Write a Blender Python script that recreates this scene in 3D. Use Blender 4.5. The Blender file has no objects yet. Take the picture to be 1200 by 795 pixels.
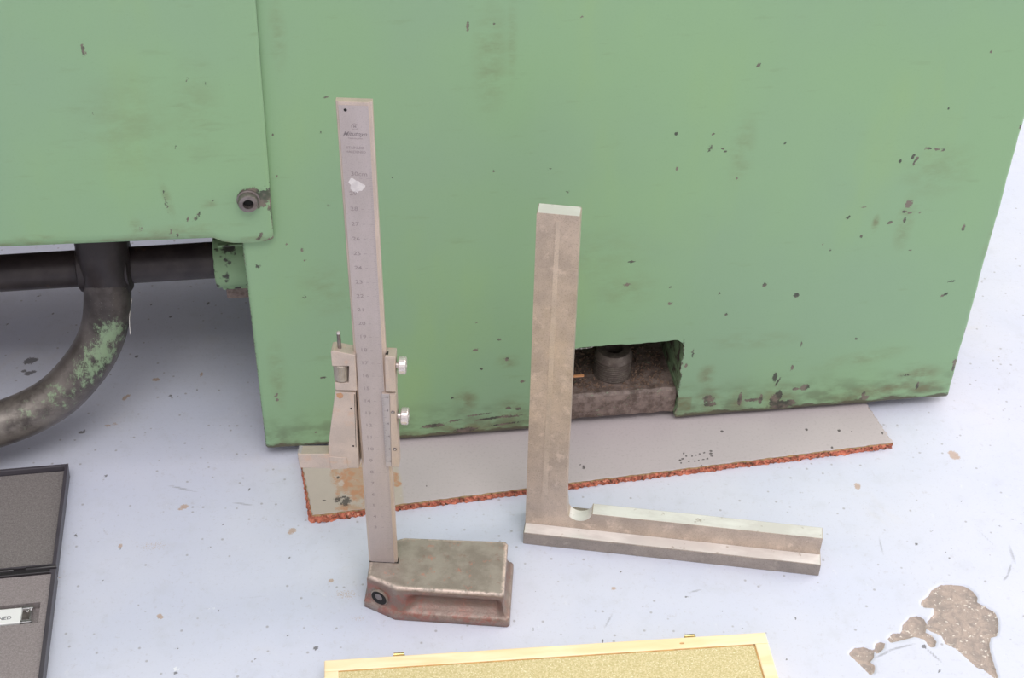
import bpy, bmesh, math, random
import numpy as np
from mathutils import Vector, Matrix
random.seed(7); rng = np.random.default_rng(7)
S = bpy.context.scene; COL = S.collection
PI = math.pi

# ------------------------------------------------------------------ camera
cd = bpy.data.cameras.new('camera'); cam = bpy.data.objects.new('camera', cd); COL.objects.link(cam)
CAM_RIGHT = Vector((0.9996676, 0.0162256, 0.0200370))
CAM_DOWN = Vector((0.0257828, -0.6291112, -0.7768876))
CAM_FWD = Vector((0.0, 0.7771460, -0.6293204))
m = Matrix((CAM_RIGHT, -CAM_DOWN, -CAM_FWD)).transposed().to_4x4(); m.translation = Vector((0, 0, 0.78512))
cam.matrix_world = m
cd.sensor_width = 36.0; cd.lens = 1727.44 / 1200 * 36.0; cd.clip_start = 0.02
S.camera = cam
# ------------------------------------------------------------------ world, lights, exposure
S.view_settings.view_transform = 'Standard'; S.view_settings.look = 'None'
S.view_settings.gamma = 1.0; S.view_settings.use_curve_mapping = False
S.view_settings.exposure = 0.58
W = bpy.data.worlds.new('workshop_light'); S.world = W; W.use_nodes = True
wn = W.node_tree.nodes; wl = W.node_tree.links; wn.clear()
wo = wn.new('ShaderNodeOutputWorld'); wb = wn.new('ShaderNodeBackground'); wl.new(wb.outputs[0], wo.inputs[0])
tc = wn.new('ShaderNodeTexCoord'); sx = wn.new('ShaderNodeSeparateXYZ'); wl.new(tc.outputs['Generated'], sx.inputs[0])
wr = wn.new('ShaderNodeValToRGB'); wm = wn.new('ShaderNodeMapRange')
wl.new(sx.outputs[2], wm.inputs[0]); wm.inputs[1].default_value = -1; wm.inputs[2].default_value = 1
wl.new(wm.outputs[0], wr.inputs[0]); wl.new(wr.outputs[0], wb.inputs[0])
e = wr.color_ramp.elements
e[0].position = 0.45; e[0].color = (0.47, 0.45, 0.46, 1)
e[1].position = 1.0; e[1].color = (1.0, 0.965, 1.0, 1)
wb.inputs[1].default_value = 0.80
def area(name, loc, target, size, size_y, power, color):
    l = bpy.data.lights.new(name, 'AREA'); l.shape = 'RECTANGLE'; l.size = size; l.size_y = size_y; l.energy = power; l.color = color
    o = bpy.data.objects.new(name, l); COL.objects.link(o); o.location = loc
    o.rotation_euler = (Vector(target) - Vector(loc)).to_track_quat('-Z', 'Y').to_euler()
    return o
area('doorway_light', (2.9, 1.9, 1.5), (0.5, 0.9, 0.0), 2.0, 2.4, 44, (1.0, 0.935, 0.83))
area('roof_light', (0.4, -1.0, 3.4), (0.1, 0.8, 0.0), 2.4, 1.2, 40, (1.0, 0.98, 0.95))

# ------------------------------------------------------------------ node helpers
def new_mat(name):
    mt = bpy.data.materials.new(name); mt.use_nodes = True; nt = mt.node_tree; nt.nodes.clear()
    out = nt.nodes.new('ShaderNodeOutputMaterial'); b = nt.nodes.new('ShaderNodeBsdfPrincipled')
    nt.links.new(b.outputs[0], out.inputs[0]); return mt, nt, b
class G:
    def __init__(s, nt):
        s.nt = nt; s.tc = nt.nodes.new('ShaderNodeTexCoord').outputs['Object']
    def put(s, sock, v):
        if isinstance(v, (int, float)): sock.default_value = v
        elif isinstance(v, tuple): sock.default_value = v if len(v) == 4 or sock.type == 'VECTOR' else (*v, 1)
        else: s.nt.links.new(v, sock)
    def scaled(s, sc):
        n = s.nt.nodes.new('ShaderNodeVectorMath'); n.operation = 'MULTIPLY'; s.put(n.inputs[0], s.tc); n.inputs[1].default_value = sc; return n.outputs[0]
    def noise(s, scale, detail=3, rough=0.55, vec=None, dist=0):
        n = s.nt.nodes.new('ShaderNodeTexNoise'); s.put(n.inputs['Vector'], vec if vec is not None else s.tc)
        n.inputs['Scale'].default_value = scale; n.inputs['Detail'].default_value = detail; n.inputs['Roughness'].default_value = rough
        n.inputs['Distortion'].default_value = dist; return n.outputs[0]
    def voro(s, scale, feature='F1', vec=None, out='Distance'):
        n = s.nt.nodes.new('ShaderNodeTexVoronoi'); n.feature = feature; s.put(n.inputs['Vector'], vec if vec is not None else s.tc)
        n.inputs['Scale'].default_value = scale; return n.outputs[out]
    def ramp(s, v, lo, hi, a=0.0, b=1.0):
        n = s.nt.nodes.new('ShaderNodeMapRange'); n.interpolation_type = 'SMOOTHSTEP'; s.put(n.inputs[0], v)
        n.inputs[1].default_value = lo; n.inputs[2].default_value = hi; n.inputs[3].default_value = a; n.inputs[4].default_value = b; return n.outputs[0]
    def math(s, op, a, b=0.0, c=None):
        n = s.nt.nodes.new('ShaderNodeMath'); n.operation = op; s.put(n.inputs[0], a); s.put(n.inputs[1], b)
        if c is not None: s.put(n.inputs[2], c)
        return n.outputs[0]
    def mix(s, f, a, b):
        n = s.nt.nodes.new('ShaderNodeMix'); n.data_type = 'RGBA'; s.put(n.inputs[0], f); s.put(n.inputs[6], a); s.put(n.inputs[7], b); return n.outputs[2]
    def attr(s, name):
        n = s.nt.nodes.new('ShaderNodeAttribute'); n.attribute_name = name; return n.outputs['Fac']
    def sep(s):
        n = s.nt.nodes.new('ShaderNodeSeparateXYZ'); s.put(n.inputs[0], s.tc); return n.outputs
    def bump(s, b, h, strength, dist=0.001):
        n = s.nt.nodes.new('ShaderNodeBump'); n.inputs['Strength'].default_value = strength; n.inputs['Distance'].default_value = dist
        s.put(n.inputs['Height'], h); s.nt.links.new(n.outputs[0], b.inputs['Normal'])
def simple(name, c1, c2=None, scale=60, rough=0.5, metal=0.0, c3=None, s3=300, lo3=0.6, hi3=0.7, bump=0.0, bscale=400, bdist=0.0005, stretch=None, spec=None, clo=0.35, chi=0.65):
    mt, nt, b = new_mat(name); g = G(nt); vec = g.scaled(stretch) if stretch else None
    col = (*c1, 1)
    if c2: col = g.mix(g.ramp(g.noise(scale, 4, vec=vec), clo, chi), c1, c2)
    if c3: col = g.mix(g.ramp(g.noise(s3, 3, vec=vec), lo3, hi3), col, c3)
    g.put(b.inputs['Base Color'], col); b.inputs['Roughness'].default_value = rough; b.inputs['Metallic'].default_value = metal
    if spec is not None: b.inputs['Specular IOR Level'].default_value = spec
    if bump: g.bump(b, g.noise(bscale, 3, vec=vec), bump, bdist)
    return mt

# ------------------------------------------------------------------ materials
def paint_mat(name, grime_height):
    mt, nt, b = new_mat(name); g = G(nt)
    gr = g.mix(g.ramp(g.noise(5, 3), .3, .7), (0.258, 0.418, 0.226), (0.250, 0.388, 0.246))
    gr = g.mix(g.ramp(g.noise(9, 4, vec=g.scaled((1.6, 1, .5))), .5, .8, 0, .5), gr, (0.290, 0.440, 0.190))
    gr = g.mix(g.ramp(g.noise(700, 2), .5, .8, 0, .10), gr, (0.16, 0.27, 0.15))
    # faint rubbed marks
    gr = g.mix(g.ramp(g.noise(60, 5, vec=g.scaled((.5, 1, 2.2))), .60, .75, 0, .35), gr, (0.21, 0.30, 0.17))
    z = g.sep()[2]
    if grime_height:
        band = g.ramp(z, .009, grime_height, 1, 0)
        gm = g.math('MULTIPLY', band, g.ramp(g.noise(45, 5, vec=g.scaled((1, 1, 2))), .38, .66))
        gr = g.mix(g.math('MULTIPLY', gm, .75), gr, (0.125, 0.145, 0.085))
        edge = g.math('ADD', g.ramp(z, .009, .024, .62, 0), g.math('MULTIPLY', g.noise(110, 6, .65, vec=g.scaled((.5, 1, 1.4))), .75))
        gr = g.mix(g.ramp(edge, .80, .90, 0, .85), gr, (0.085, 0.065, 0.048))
    st = g.math('MULTIPLY', g.attr('stain'), g.ramp(g.noise(75, 6, .65, vec=g.scaled((.7, 1, 1.5))), .34, .68))
    gr = g.mix(g.math('MULTIPLY', st, .85), gr, (0.170, 0.145, 0.075))
    ch = g.math('ADD', g.attr('chip'), g.math('MULTIPLY', g.math('SUBTRACT', g.noise(700, 4, .6), .5), 1.6))
    chm = g.math('MULTIPLY', g.ramp(ch, .36, .54), .88)
    ccol = g.mix(g.ramp(g.noise(90, 3), .4, .6), (0.05, 0.045, 0.042), (0.19, 0.14, 0.125))
    g.put(b.inputs['Base Color'], g.mix(chm, gr, ccol))
    g.put(b.inputs['Roughness'], g.ramp(g.noise(40, 4), .3, .7, .36, .50))
    b.inputs['Specular IOR Level'].default_value = .35
    h = g.math('ADD', g.math('MULTIPLY', g.noise(180, 3), .3), g.math('MULTIPLY', chm, -1.0))
    g.bump(b, h, .35, .0006)
    return mt
M = {}
M['paint'] = paint_mat('green_machine_paint', .055)
M['cover_paint'] = paint_mat('green_cover_paint', 0)
def grimy():
    mt, nt, b = new_mat('grimy_casting'); g = G(nt)
    c = g.mix(g.ramp(g.noise(70, 5), .35, .6), (0.075, 0.052, 0.042), (0.15, 0.10, 0.08))
    c = g.mix(g.ramp(g.noise(160, 4), .60, .68), c, (0.16, 0.22, 0.13))
    c = g.mix(g.ramp(g.noise(900, 2), .62, .72, 0, .8), c, (0.30, 0.18, 0.12))
    g.put(b.inputs['Base Color'], c); b.inputs['Roughness'].default_value = .7; g.bump(b, g.noise(400, 5), .6, .0015); return mt
M['grimy'] = grimy()
def pocket_wall():
    mt, nt, b = new_mat('pocket_wall_dirty_green'); g = G(nt)
    c = g.mix(g.ramp(g.noise(90, 5), .48, .62), (0.17, 0.25, 0.14), (0.06, 0.045, 0.035))
    g.put(b.inputs['Base Color'], c); b.inputs['Roughness'].default_value = .6; g.bump(b, g.noise(200, 5), .5, .001); return mt
M['pocket'] = pocket_wall()
def lip_mat():
    mt, nt, b = new_mat('foot_plate_brown'); g = G(nt)
    c = g.mix(g.ramp(g.noise(120, 6, .7), .35, .65), (0.095, 0.066, 0.055), (0.23, 0.175, 0.155))
    c = g.mix(g.ramp(g.noise(260, 5, .7, vec=g.scaled((.5, 1, 1.3))), .62, .68, 0, .6), c, (0.22, 0.34, 0.20))
    c = g.mix(g.ramp(g.noise(1100, 2), .62, .72, 0, .7), c, (0.36, 0.24, 0.18))
    g.put(b.inputs['Base Color'], c); b.inputs['Roughness'].default_value = .6; g.bump(b, g.noise(300, 5), .5, .001); return mt
M['lip'] = lip_mat()
M['green_plain'] = simple('green_boss_paint', (0.22, 0.36, 0.19), (0.27, 0.42, 0.23), 30, .5, c3=(0.05, 0.05, 0.04), s3=90, lo3=.55, hi3=.62)
M['dark_pipe'] = simple('dark_pipe', (0.030, 0.024, 0.026), (0.052, 0.042, 0.042), 40, .42, .3, c3=(0.16, 0.10, 0.055), s3=38, lo3=.60, hi3=.72, bump=.4, bscale=300)
def tube_mat():
    mt, nt, b = new_mat('worn_bent_tube'); g = G(nt)
    c = g.mix(g.ramp(g.noise(45, 5), .35, .65), (0.050, 0.042, 0.040), (0.12, 0.105, 0.10))
    sh = g.math('MULTIPLY', g.attr('worn'), g.ramp(g.noise(50, 6, .65, vec=g.scaled((1, 1, 1.6))), .30, .60))
    c = g.mix(g.math('MULTIPLY', sh, .8), c, (0.25, 0.225, 0.20))
    p = g.math('ADD', g.attr('paint'), g.math('MULTIPLY', g.math('SUBTRACT', g.noise(190, 7, .8, vec=g.scaled((1.2, 1, .8))), .5), 3.2))
    pm = g.math('MULTIPLY', g.ramp(p, .50, .95), .72)
    c = g.mix(pm, c, (0.25, 0.37, 0.215))
    c = g.mix(g.ramp(g.noise(1500, 2), .70, .76, 0, .6), c, (0.5, 0.5, 0.48))
    g.put(b.inputs['Base Color'], c); b.inputs['Roughness'].default_value = .38
    g.put(b.inputs['Metallic'], g.math('MULTIPLY', g.math('SUBTRACT', 1.0, pm), .45))
    g.bump(b, g.noise(350, 4), .25, .0006); return mt
M['tube'] = tube_mat()
def steel(name, c1, c2, c3=None, rough=.42, metal=.55, sc=60, stretch=None, fine=.12):
    mt, nt, b = new_mat(name); g = G(nt); vec = g.scaled(stretch) if stretch else None
    c = g.mix(g.ramp(g.noise(sc, 5, .6, vec=vec), .32, .68), c1, c2)
    if c3: c = g.mix(g.ramp(g.noise(sc * 2.3, 5, .65), .54, .70, 0, .8), c, c3)
    c = g.mix(g.ramp(g.noise(1400, 2), .45, .8, 0, fine * 2), c, tuple(v * .35 for v in c1))
    g.put(b.inputs['Base Color'], c); g.put(b.inputs['Roughness'], g.ramp(g.noise(sc * 2, 4), .3, .7, rough - .07, rough + .08)); b.inputs['Metallic'].default_value = metal
    g.bump(b, g.noise(900, 3, vec=vec), .12, .0003); return mt
M['beam'] = steel('satin_beam_steel', (0.500, 0.435, 0.425), (0.425, 0.370, 0.355), None, .45, .35, 30, (1, 1, .35))
M['beam_edge'] = steel('beam_edge_steel', (0.60, 0.49, 0.415), (0.49, 0.405, 0.35), None, .4, .4, 80, (1, 1, .3))
M['slider'] = steel('slider_steel', (0.60, 0.49, 0.42), (0.50, 0.42, 0.37), (0.60, 0.43, 0.33), .42, .4, 50)
M['vernier'] = steel('vernier_plate', (0.47, 0.425, 0.43), (0.41, 0.38, 0.39), None, .4, .35, 60)
M['screw'] = steel('dull_screw_steel', (0.17, 0.145, 0.14), (0.26, 0.225, 0.215), None, .35, .7, 200)
M['bright'] = steel('bright_knurled_steel', (0.72, 0.66, 0.65), (0.58, 0.52, 0.50), None, .3, .6, 250)
M['knurl'] = steel('nut_steel', (0.33, 0.29, 0.25), (0.43, 0.38, 0.33), None, .4, .5, 200)
M['square'] = steel('aged_square_steel', (0.56, 0.455, 0.375), (0.42, 0.345, 0.29), (0.66, 0.54, 0.455), .42, .45, 45, (1, 1, .8), .22)
M['square_ridge'] = steel('square_ridge_steel', (0.59, 0.485, 0.40), (0.47, 0.39, 0.325), (0.66, 0.54, 0.455), .42, .45, 45, (1, 1, .6), .2)
M['square_foot'] = steel('shaded_foot_steel', (0.37, 0.315, 0.275), (0.30, 0.26, 0.23), (0.42, 0.36, 0.31), .42, .4, 45, None, .22)  # duller reflection on the flange front put into a darker steel colour
def square_top():  # square steel paled as if lit from above, with random brown spots
    mt, nt, b = new_mat('top_lit_square_steel'); g = G(nt)
    c = g.mix(g.ramp(g.noise(50, 5, .65, vec=g.scaled((.4, 1, 1))), .35, .62), (0.90, 0.87, 0.85), (0.74, 0.70, 0.68))
    c = g.mix(g.ramp(g.noise(170, 5, .6), .62, .72, 0, .7), c, (0.42, 0.34, 0.29))
    g.put(b.inputs['Base Color'], c); b.inputs['Roughness'].default_value = .36; b.inputs['Metallic'].default_value = .35
    g.bump(b, g.noise(900, 3), .1, .0003); return mt
M['square_top'] = square_top()
def base_mat():
    mt, nt, b = new_mat('worn_cast_base'); g = G(nt)
    c = g.mix(g.ramp(g.noise(70, 5, .6), .35, .65), (0.36, 0.315, 0.275), (0.26, 0.22, 0.19))
    redf = g.math('ADD', g.ramp(g.noise(80, 7, .75), .56, .68), 0)
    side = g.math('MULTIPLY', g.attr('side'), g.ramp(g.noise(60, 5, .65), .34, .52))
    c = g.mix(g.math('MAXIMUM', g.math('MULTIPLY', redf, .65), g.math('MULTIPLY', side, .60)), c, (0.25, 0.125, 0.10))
    c = g.mix(g.ramp(g.noise(110, 7, .75), .60, .66, 0, .75), c, (0.48, 0.22, 0.17))
    ed = g.math('MULTIPLY', g.attr('rub'), g.ramp(g.noise(220, 5, .7), .36, .58))
    c = g.mix(ed, c, (0.62, 0.50, 0.44))
    c = g.mix(g.ramp(g.noise(1600, 2), .55, .75, 0, .35), c, (0.42, 0.37, 0.33))
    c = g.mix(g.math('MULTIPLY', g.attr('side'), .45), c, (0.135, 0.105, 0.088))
    c = g.mix(g.math('MULTIPLY', g.attr('red'), g.ramp(g.noise(85, 6, .75), .46, .60, 0, .8)), c, (0.30, 0.105, 0.082))
    g.put(b.inputs['Base Color'], c); b.inputs['Roughness'].default_value = .42; b.inputs['Metallic'].default_value = .25
    g.bump(b, g.math('ADD', g.noise(700, 3), g.math('MULTIPLY', g.noise(120, 4), .6)), .35, .0007); return mt
M['base'] = base_mat()
def floor_mat():
    mt, nt, b = new_mat('painted_concrete'); g = G(nt)
    c = g.mix(g.ramp(g.noise(7, 4), .3, .7), (0.590, 0.622, 0.750), (0.635, 0.655, 0.755))
    c = g.mix(g.ramp(g.noise(45, 6, .65), .50, .75, 0, .35), c, (0.50, 0.52, 0.58))
    c = g.mix(g.ramp(g.noise(420, 4, .7), .56, .74, 0, .35), c, (0.42, 0.42, 0.45))
    c = g.mix(g.ramp(g.noise(14, 5, .6, dist=.5), .60, .78, 0, .22), c, (0.62, 0.57, 0.50))
    v = g.voro(60); sel = g.nt.nodes.new('ShaderNodeTexVoronoi'); g.put(sel.inputs['Vector'], g.tc); sel.inputs['Scale'].default_value = 60
    cs = g.nt.nodes.new('ShaderNodeSeparateColor'); g.nt.links.new(sel.outputs['Color'], cs.inputs[0])
    rad = g.ramp(cs.outputs[0], .80, 1.0, 0.0, .055)
    spk = g.ramp(g.math('SUBTRACT', v, rad), -.012, .0, 1, 0)
    spk = g.math('MULTIPLY', spk, g.math('GREATER_THAN', cs.outputs[0], .82))
    c = g.mix(g.math('MULTIPLY', spk, .45), c, (0.25, 0.22, 0.20))
    v2 = g.nt.nodes.new('ShaderNodeTexVoronoi'); g.put(v2.inputs['Vector'], g.tc); v2.inputs['Scale'].default_value = 190
    cs2 = g.nt.nodes.new('ShaderNodeSeparateColor'); g.nt.links.new(v2.outputs['Color'], cs2.inputs[0])
    sp2 = g.math('MULTIPLY', g.ramp(v2.outputs['Distance'], .10, .26, 1, 0), g.math('GREATER_THAN', cs2.outputs[1], .88))
    c = g.mix(g.math('MULTIPLY', sp2, .55), c, (0.27, 0.25, 0.25))
    c = g.mix(g.ramp(g.noise(160, 6, .75), .56, .70, 0, .32), c, (0.42, 0.40, 0.42))
    c = g.mix(g.ramp(g.noise(120, 6, .75, vec=g.scaled((1.3, .8, 1))), .60, .72, 0, .4), c, (0.74, 0.76, 0.82))
    nz = g.math('SUBTRACT', g.noise(900, 4, .6), .5)
    wh = g.ramp(g.math('ADD', g.attr('white'), g.math('MULTIPLY', g.math('SUBTRACT', g.noise(350, 5, .7), .5), 3.0)), .9, 1.1)
    c = g.mix(g.math('MULTIPLY', wh, .6), c, (0.86, 0.88, 0.9))
    ru = g.ramp(g.math('ADD', g.attr('rust'), g.math('MULTIPLY', nz, 1.3)), .25, .55)
    c = g.mix(g.math('MULTIPLY', ru, .8), c, g.mix(g.noise(500, 3), (0.40, 0.24, 0.16), (0.55, 0.43, 0.34)))
    dk = g.ramp(g.math('ADD', g.attr('dark'), g.math('MULTIPLY', nz, 1.4)), .40, .68)
    c = g.mix(g.math('MULTIPLY', dk, .75), c, (0.075, 0.065, 0.06))
    sc = g.ramp(g.math('ADD', g.attr('scratch'), g.math('MULTIPLY', nz, .5)), .15, .8)
    c = g.mix(g.math('MULTIPLY', sc, .55), c, (0.22, 0.22, 0.24))
    bare = g.ramp(g.math('ADD', g.attr('bare'), g.math('MULTIPLY', g.math('SUBTRACT', g.noise(350, 4, .6), .5), .5)), .42, .55)
    bc = g.mix(g.ramp(g.noise(130, 6, .7, dist=.8), .35, .65), (0.46, 0.37, 0.325), (0.31, 0.265, 0.245))
    bc = g.mix(g.ramp(g.noise(420, 3, .6), .60, .70), bc, (0.74, 0.68, 0.62))
    c = g.mix(bare, c, bc)
    g.put(b.inputs['Base Color'], c)
    g.put(b.inputs['Roughness'], g.math('ADD', g.ramp(g.noise(30, 4), .3, .7, .36, .50), g.math('MULTIPLY', bare, .4)))
    b.inputs['Specular IOR Level'].default_value = .35
    g.bump(b, g.math('ADD', g.math('MULTIPLY', g.noise(260, 4), .35), g.math('MULTIPLY', g.math('MULTIPLY', bare, g.noise(420, 5)), 2.5)), .35, .0008)
    return mt
M['floor'] = floor_mat()
def mat_sheet():
    mt, nt, b = new_mat('grey_sheet'); g = G(nt)
    c = g.mix(g.ramp(g.noise(8, 4), .3, .7), (0.475, 0.425, 0.44), (0.52, 0.465, 0.475))
    c = g.mix(g.ramp(g.noise(500, 3), .5, .8, 0, .25), c, (0.25, 0.22, 0.21))
    c = g.mix(g.math('MULTIPLY', g.attr('patch'), .75), c, g.mix(g.noise(120, 5), (0.47, 0.41, 0.345), (0.54, 0.465, 0.39)))
    ru = g.ramp(g.math('ADD', g.attr('rust'), g.math('MULTIPLY', g.math('SUBTRACT', g.noise(150, 8, .8), .5), 2.2)), .02, .62)
    ru = g.math('MULTIPLY', ru, g.ramp(g.attr('rust'), .02, .25))
    c = g.mix(g.math('MULTIPLY', ru, .85), c, g.mix(g.ramp(g.noise(220, 5), .4, .6), (0.50, 0.235, 0.12), (0.46, 0.31, 0.215)))
    wh = g.ramp(g.math('ADD', g.attr('white'), g.math('MULTIPLY', g.math('SUBTRACT', g.noise(260, 6, .75), .5), 2.2)), .55, 1.1)
    c = g.mix(g.math('MULTIPLY', wh, .6), c, (0.58, 0.54, 0.52))
    dk = g.ramp(g.math('ADD', g.attr('dark'), g.math('MULTIPLY', g.math('SUBTRACT', g.noise(900, 3), .5), .9)), .28, .5)
    c = g.mix(g.math('MULTIPLY', dk, .85), c, (0.06, 0.05, 0.05))
    g.put(b.inputs['Base Color'], c); b.inputs['Roughness'].default_value = .5; b.inputs['Specular IOR Level'].default_value = .35
    g.bump(b, g.noise(500, 3), .15, .0004); return mt
M['sheet'] = mat_sheet()
def crumb():
    mt, nt, b = new_mat('orange_crumb_foam'); g = G(nt)
    c = g.mix(g.ramp(g.noise(260, 5, .7), .35, .62), (0.27, 0.080, 0.048), (0.66, 0.215, 0.135))
    c = g.mix(g.ramp(g.noise(420, 3, .6), .60, .70), c, (0.80, 0.42, 0.30))
    c = g.mix(g.ramp(g.noise(300, 4, .6), .36, .46, 1, 0), c, (0.10, 0.045, 0.025))
    c = g.mix(g.ramp(g.sep()[2], 0.0040, .0054, 0, .85), c, (0.36, 0.27, 0.13))
    g.put(b.inputs['Base Color'], c); b.inputs['Roughness'].default_value = .9; g.bump(b, g.noise(500, 4), .8, .0015); return mt
M['crumb'] = crumb()
M['case_plastic'] = simple('dark_case_plastic', (0.060, 0.054, 0.066), (0.072, 0.066, 0.078), 60, .42)
M['case_black'] = simple('black_hinge_plastic', (0.018, 0.015, 0.018), None, rough=.28)
M['foam_lid'] = simple('dark_grey_foam', (0.165, 0.148, 0.145), (0.215, 0.195, 0.19), 700, .95, c3=(0.29, 0.27, 0.27), s3=1500, lo3=.55, hi3=.7, bump=.6, bscale=1200, bdist=.0008)
M['foam_tray'] = simple('light_grey_foam', (0.235, 0.205, 0.205), (0.29, 0.255, 0.255), 700, .95, c3=(0.36, 0.33, 0.33), s3=1500, lo3=.55, hi3=.7, bump=.6, bscale=1200, bdist=.0008)
M['white_card'] = simple('white_label', (0.80, 0.81, 0.80), None, rough=.45)
M['ink'] = simple('dark_ink', (0.09, 0.09, 0.11), None, rough=.6)
M['chrome'] = simple('chrome_clip', (0.75, 0.75, 0.75), (0.45, 0.45, 0.46), 200, .2, .85)
M['etch'] = simple('etched_grey', (0.275, 0.235, 0.235), None, rough=.6)
M['etch_dark'] = simple('etched_dark', (0.14, 0.12, 0.125), None, rough=.6)
M['etch_mid'] = simple('etched_mid', (0.22, 0.19, 0.195), None, rough=.6)
M['black'] = simple('black_hole', (0.008, 0.007, 0.007), None, rough=.8)
M['residue'] = simple('pale_residue', (0.66, 0.62, 0.61), (0.56, 0.52, 0.52), 300, .7)
def wood_mat():
    mt, nt, b = new_mat('pale_pine'); g = G(nt)
    v = g.scaled((9, 70, 70))
    c = g.mix(g.ramp(g.noise(2.2, 4, .55, vec=v, dist=.6), .3, .7), (0.95, 0.80, 0.54), (0.90, 0.68, 0.40))
    c = g.mix(g.ramp(g.noise(9, 4), .5, .8, 0, .35), c, (0.97, 0.84, 0.62))
    g.put(b.inputs['Base Color'], c); b.inputs['Roughness'].default_value = .42; g.bump(b, g.noise(3, 4, vec=v), .1, .0003); return mt
M['wood'] = wood_mat()
M['knot'] = simple('wood_knot', (0.45, 0.22, 0.07), (0.65, 0.38, 0.16), 400, .5)
def felt():
    mt, nt, b = new_mat('gold_felt'); g = G(nt)
    c = g.mix(g.ramp(g.noise(700, 3, .7), .35, .65), (0.52, 0.44, 0.21), (0.68, 0.585, 0.34))
    c = g.mix(g.ramp(g.noise(1300, 2), .60, .70), c, (0.90, 0.84, 0.62))
    g.put(b.inputs['Base Color'], c); b.inputs['Roughness'].default_value = .8; g.bump(b, g.noise(900, 3), .5, .0006); return mt
M['felt'] = felt()
M['seam'] = simple('brown_glue_seam', (0.62, 0.36, 0.12), (0.45, 0.24, 0.08), 200, .7)
M['brass'] = simple('brass', (0.75, 0.58, 0.25), (0.60, 0.45, 0.2), 200, .25, .9)
M['thread'] = simple('dusty_thread', (0.72, 0.70, 0.66), None, rough=.8)
M['thread_steel'] = steel('grimy_thread_steel', (0.17, 0.14, 0.12), (0.11, 0.085, 0.075), (0.24, 0.20, 0.17), .5, .3, 200)
M['swarf'] = simple('brown_swarf', (0.17, 0.105, 0.075), (0.28, 0.19, 0.14), 300, .6)
M['copper'] = simple('orange_chip', (0.62, 0.30, 0.14), None, rough=.5)

# ------------------------------------------------------------------ geometry helpers
def tag(o, label=None, cat=None, group=None, kind=None):
    if label: o['label'] = label
    if cat: o['category'] = cat
    if group: o['group'] = group
    if kind: o['kind'] = kind
    return o
def thing(name, label, cat, loc=(0, 0, 0), rz=0.0, group=None):
    o = bpy.data.objects.new(name, None); COL.objects.link(o); o.empty_display_size = .05
    o.location = loc; o.rotation_euler = (0, 0, rz); return tag(o, label, cat, group)
def mk(name, verts, faces, mats, parent=None, smooth=False, bevel=0.0, seg=2, label=None, midx=None):
    me = bpy.data.meshes.new(name); me.from_pydata([tuple(map(float, v)) for v in verts], [], faces); me.validate(); me.update()
    for mm in (mats if isinstance(mats, (list, tuple)) else [mats]): me.materials.append(mm)
    if midx is not None: me.polygons.foreach_set('material_index', midx)
    if smooth: me.polygons.foreach_set('use_smooth', [True] * len(me.polygons))
    o = bpy.data.objects.new(name, me); COL.objects.link(o); o.parent = parent
    if bevel:
        b = o.modifiers.new('bevel', 'BEVEL'); b.width = bevel; b.segments = seg; b.limit_method = 'ANGLE'; b.angle_limit = math.radians(35)
    if label: o['label'] = label
    return o
def set_attr(o, name, vals):
    a = o.data.attributes.new(name, 'FLOAT', 'POINT'); a.data.foreach_set('value', np.asarray(vals, dtype=np.float32))
def box(name, lo, hi, mat, parent=None, bevel=0.0, label=None, smooth=False):
    x0, y0, z0 = lo; x1, y1, z1 = hi
    v = [(x0,y0,z0),(x1,y0,z0),(x1,y1,z0),(x0,y1,z0),(x0,y0,z1),(x1,y0,z1),(x1,y1,z1),(x0,y1,z1)]
    f = [(0,3,2,1),(4,5,6,7),(0,1,5,4),(1,2,6,5),(2,3,7,6),(3,0,4,7)]
    return mk(name, v, f, mat, parent, smooth, bevel, label=label)
def prism(name, pts, axis, a0, a1, mat, parent=None, bevel=0.0, smooth=False, label=None):
    """polygon pts extruded along axis ('x','y','z') from a0 to a1; pts are the other two coordinates in order"""
    def p3(p, a): return {'x': (a, p[0], p[1]), 'y': (p[0], a, p[1]), 'z': (p[0], p[1], a)}[axis]
    n = len(pts); v = [p3(p, a0) for p in pts] + [p3(p, a1) for p in pts]
    f = [tuple(range(n - 1, -1, -1)), tuple(range(n, 2 * n))] + [(i, (i + 1) % n, n + (i + 1) % n, n + i) for i in range(n)]
    bm = bmesh.new(); vs = [bm.verts.new(q) for q in v]
    for q in f: bm.faces.new([vs[i] for i in q])
    bmesh.ops.recalc_face_normals(bm, faces=bm.faces)
    me = bpy.data.meshes.new(name); bm.to_mesh(me); bm.free(); me.materials.append(mat)
    o = bpy.data.objects.new(name, me); COL.objects.link(o); o.parent = parent
    if smooth: me.polygons.foreach_set('use_smooth', [True] * len(me.polygons))
    if bevel:
        b = o.modifiers.new('bevel', 'BEVEL'); b.width = bevel; b.segments = 2; b.limit_method = 'ANGLE'; b.angle_limit = math.radians(30)
    if label: o['label'] = label
    return o
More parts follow.
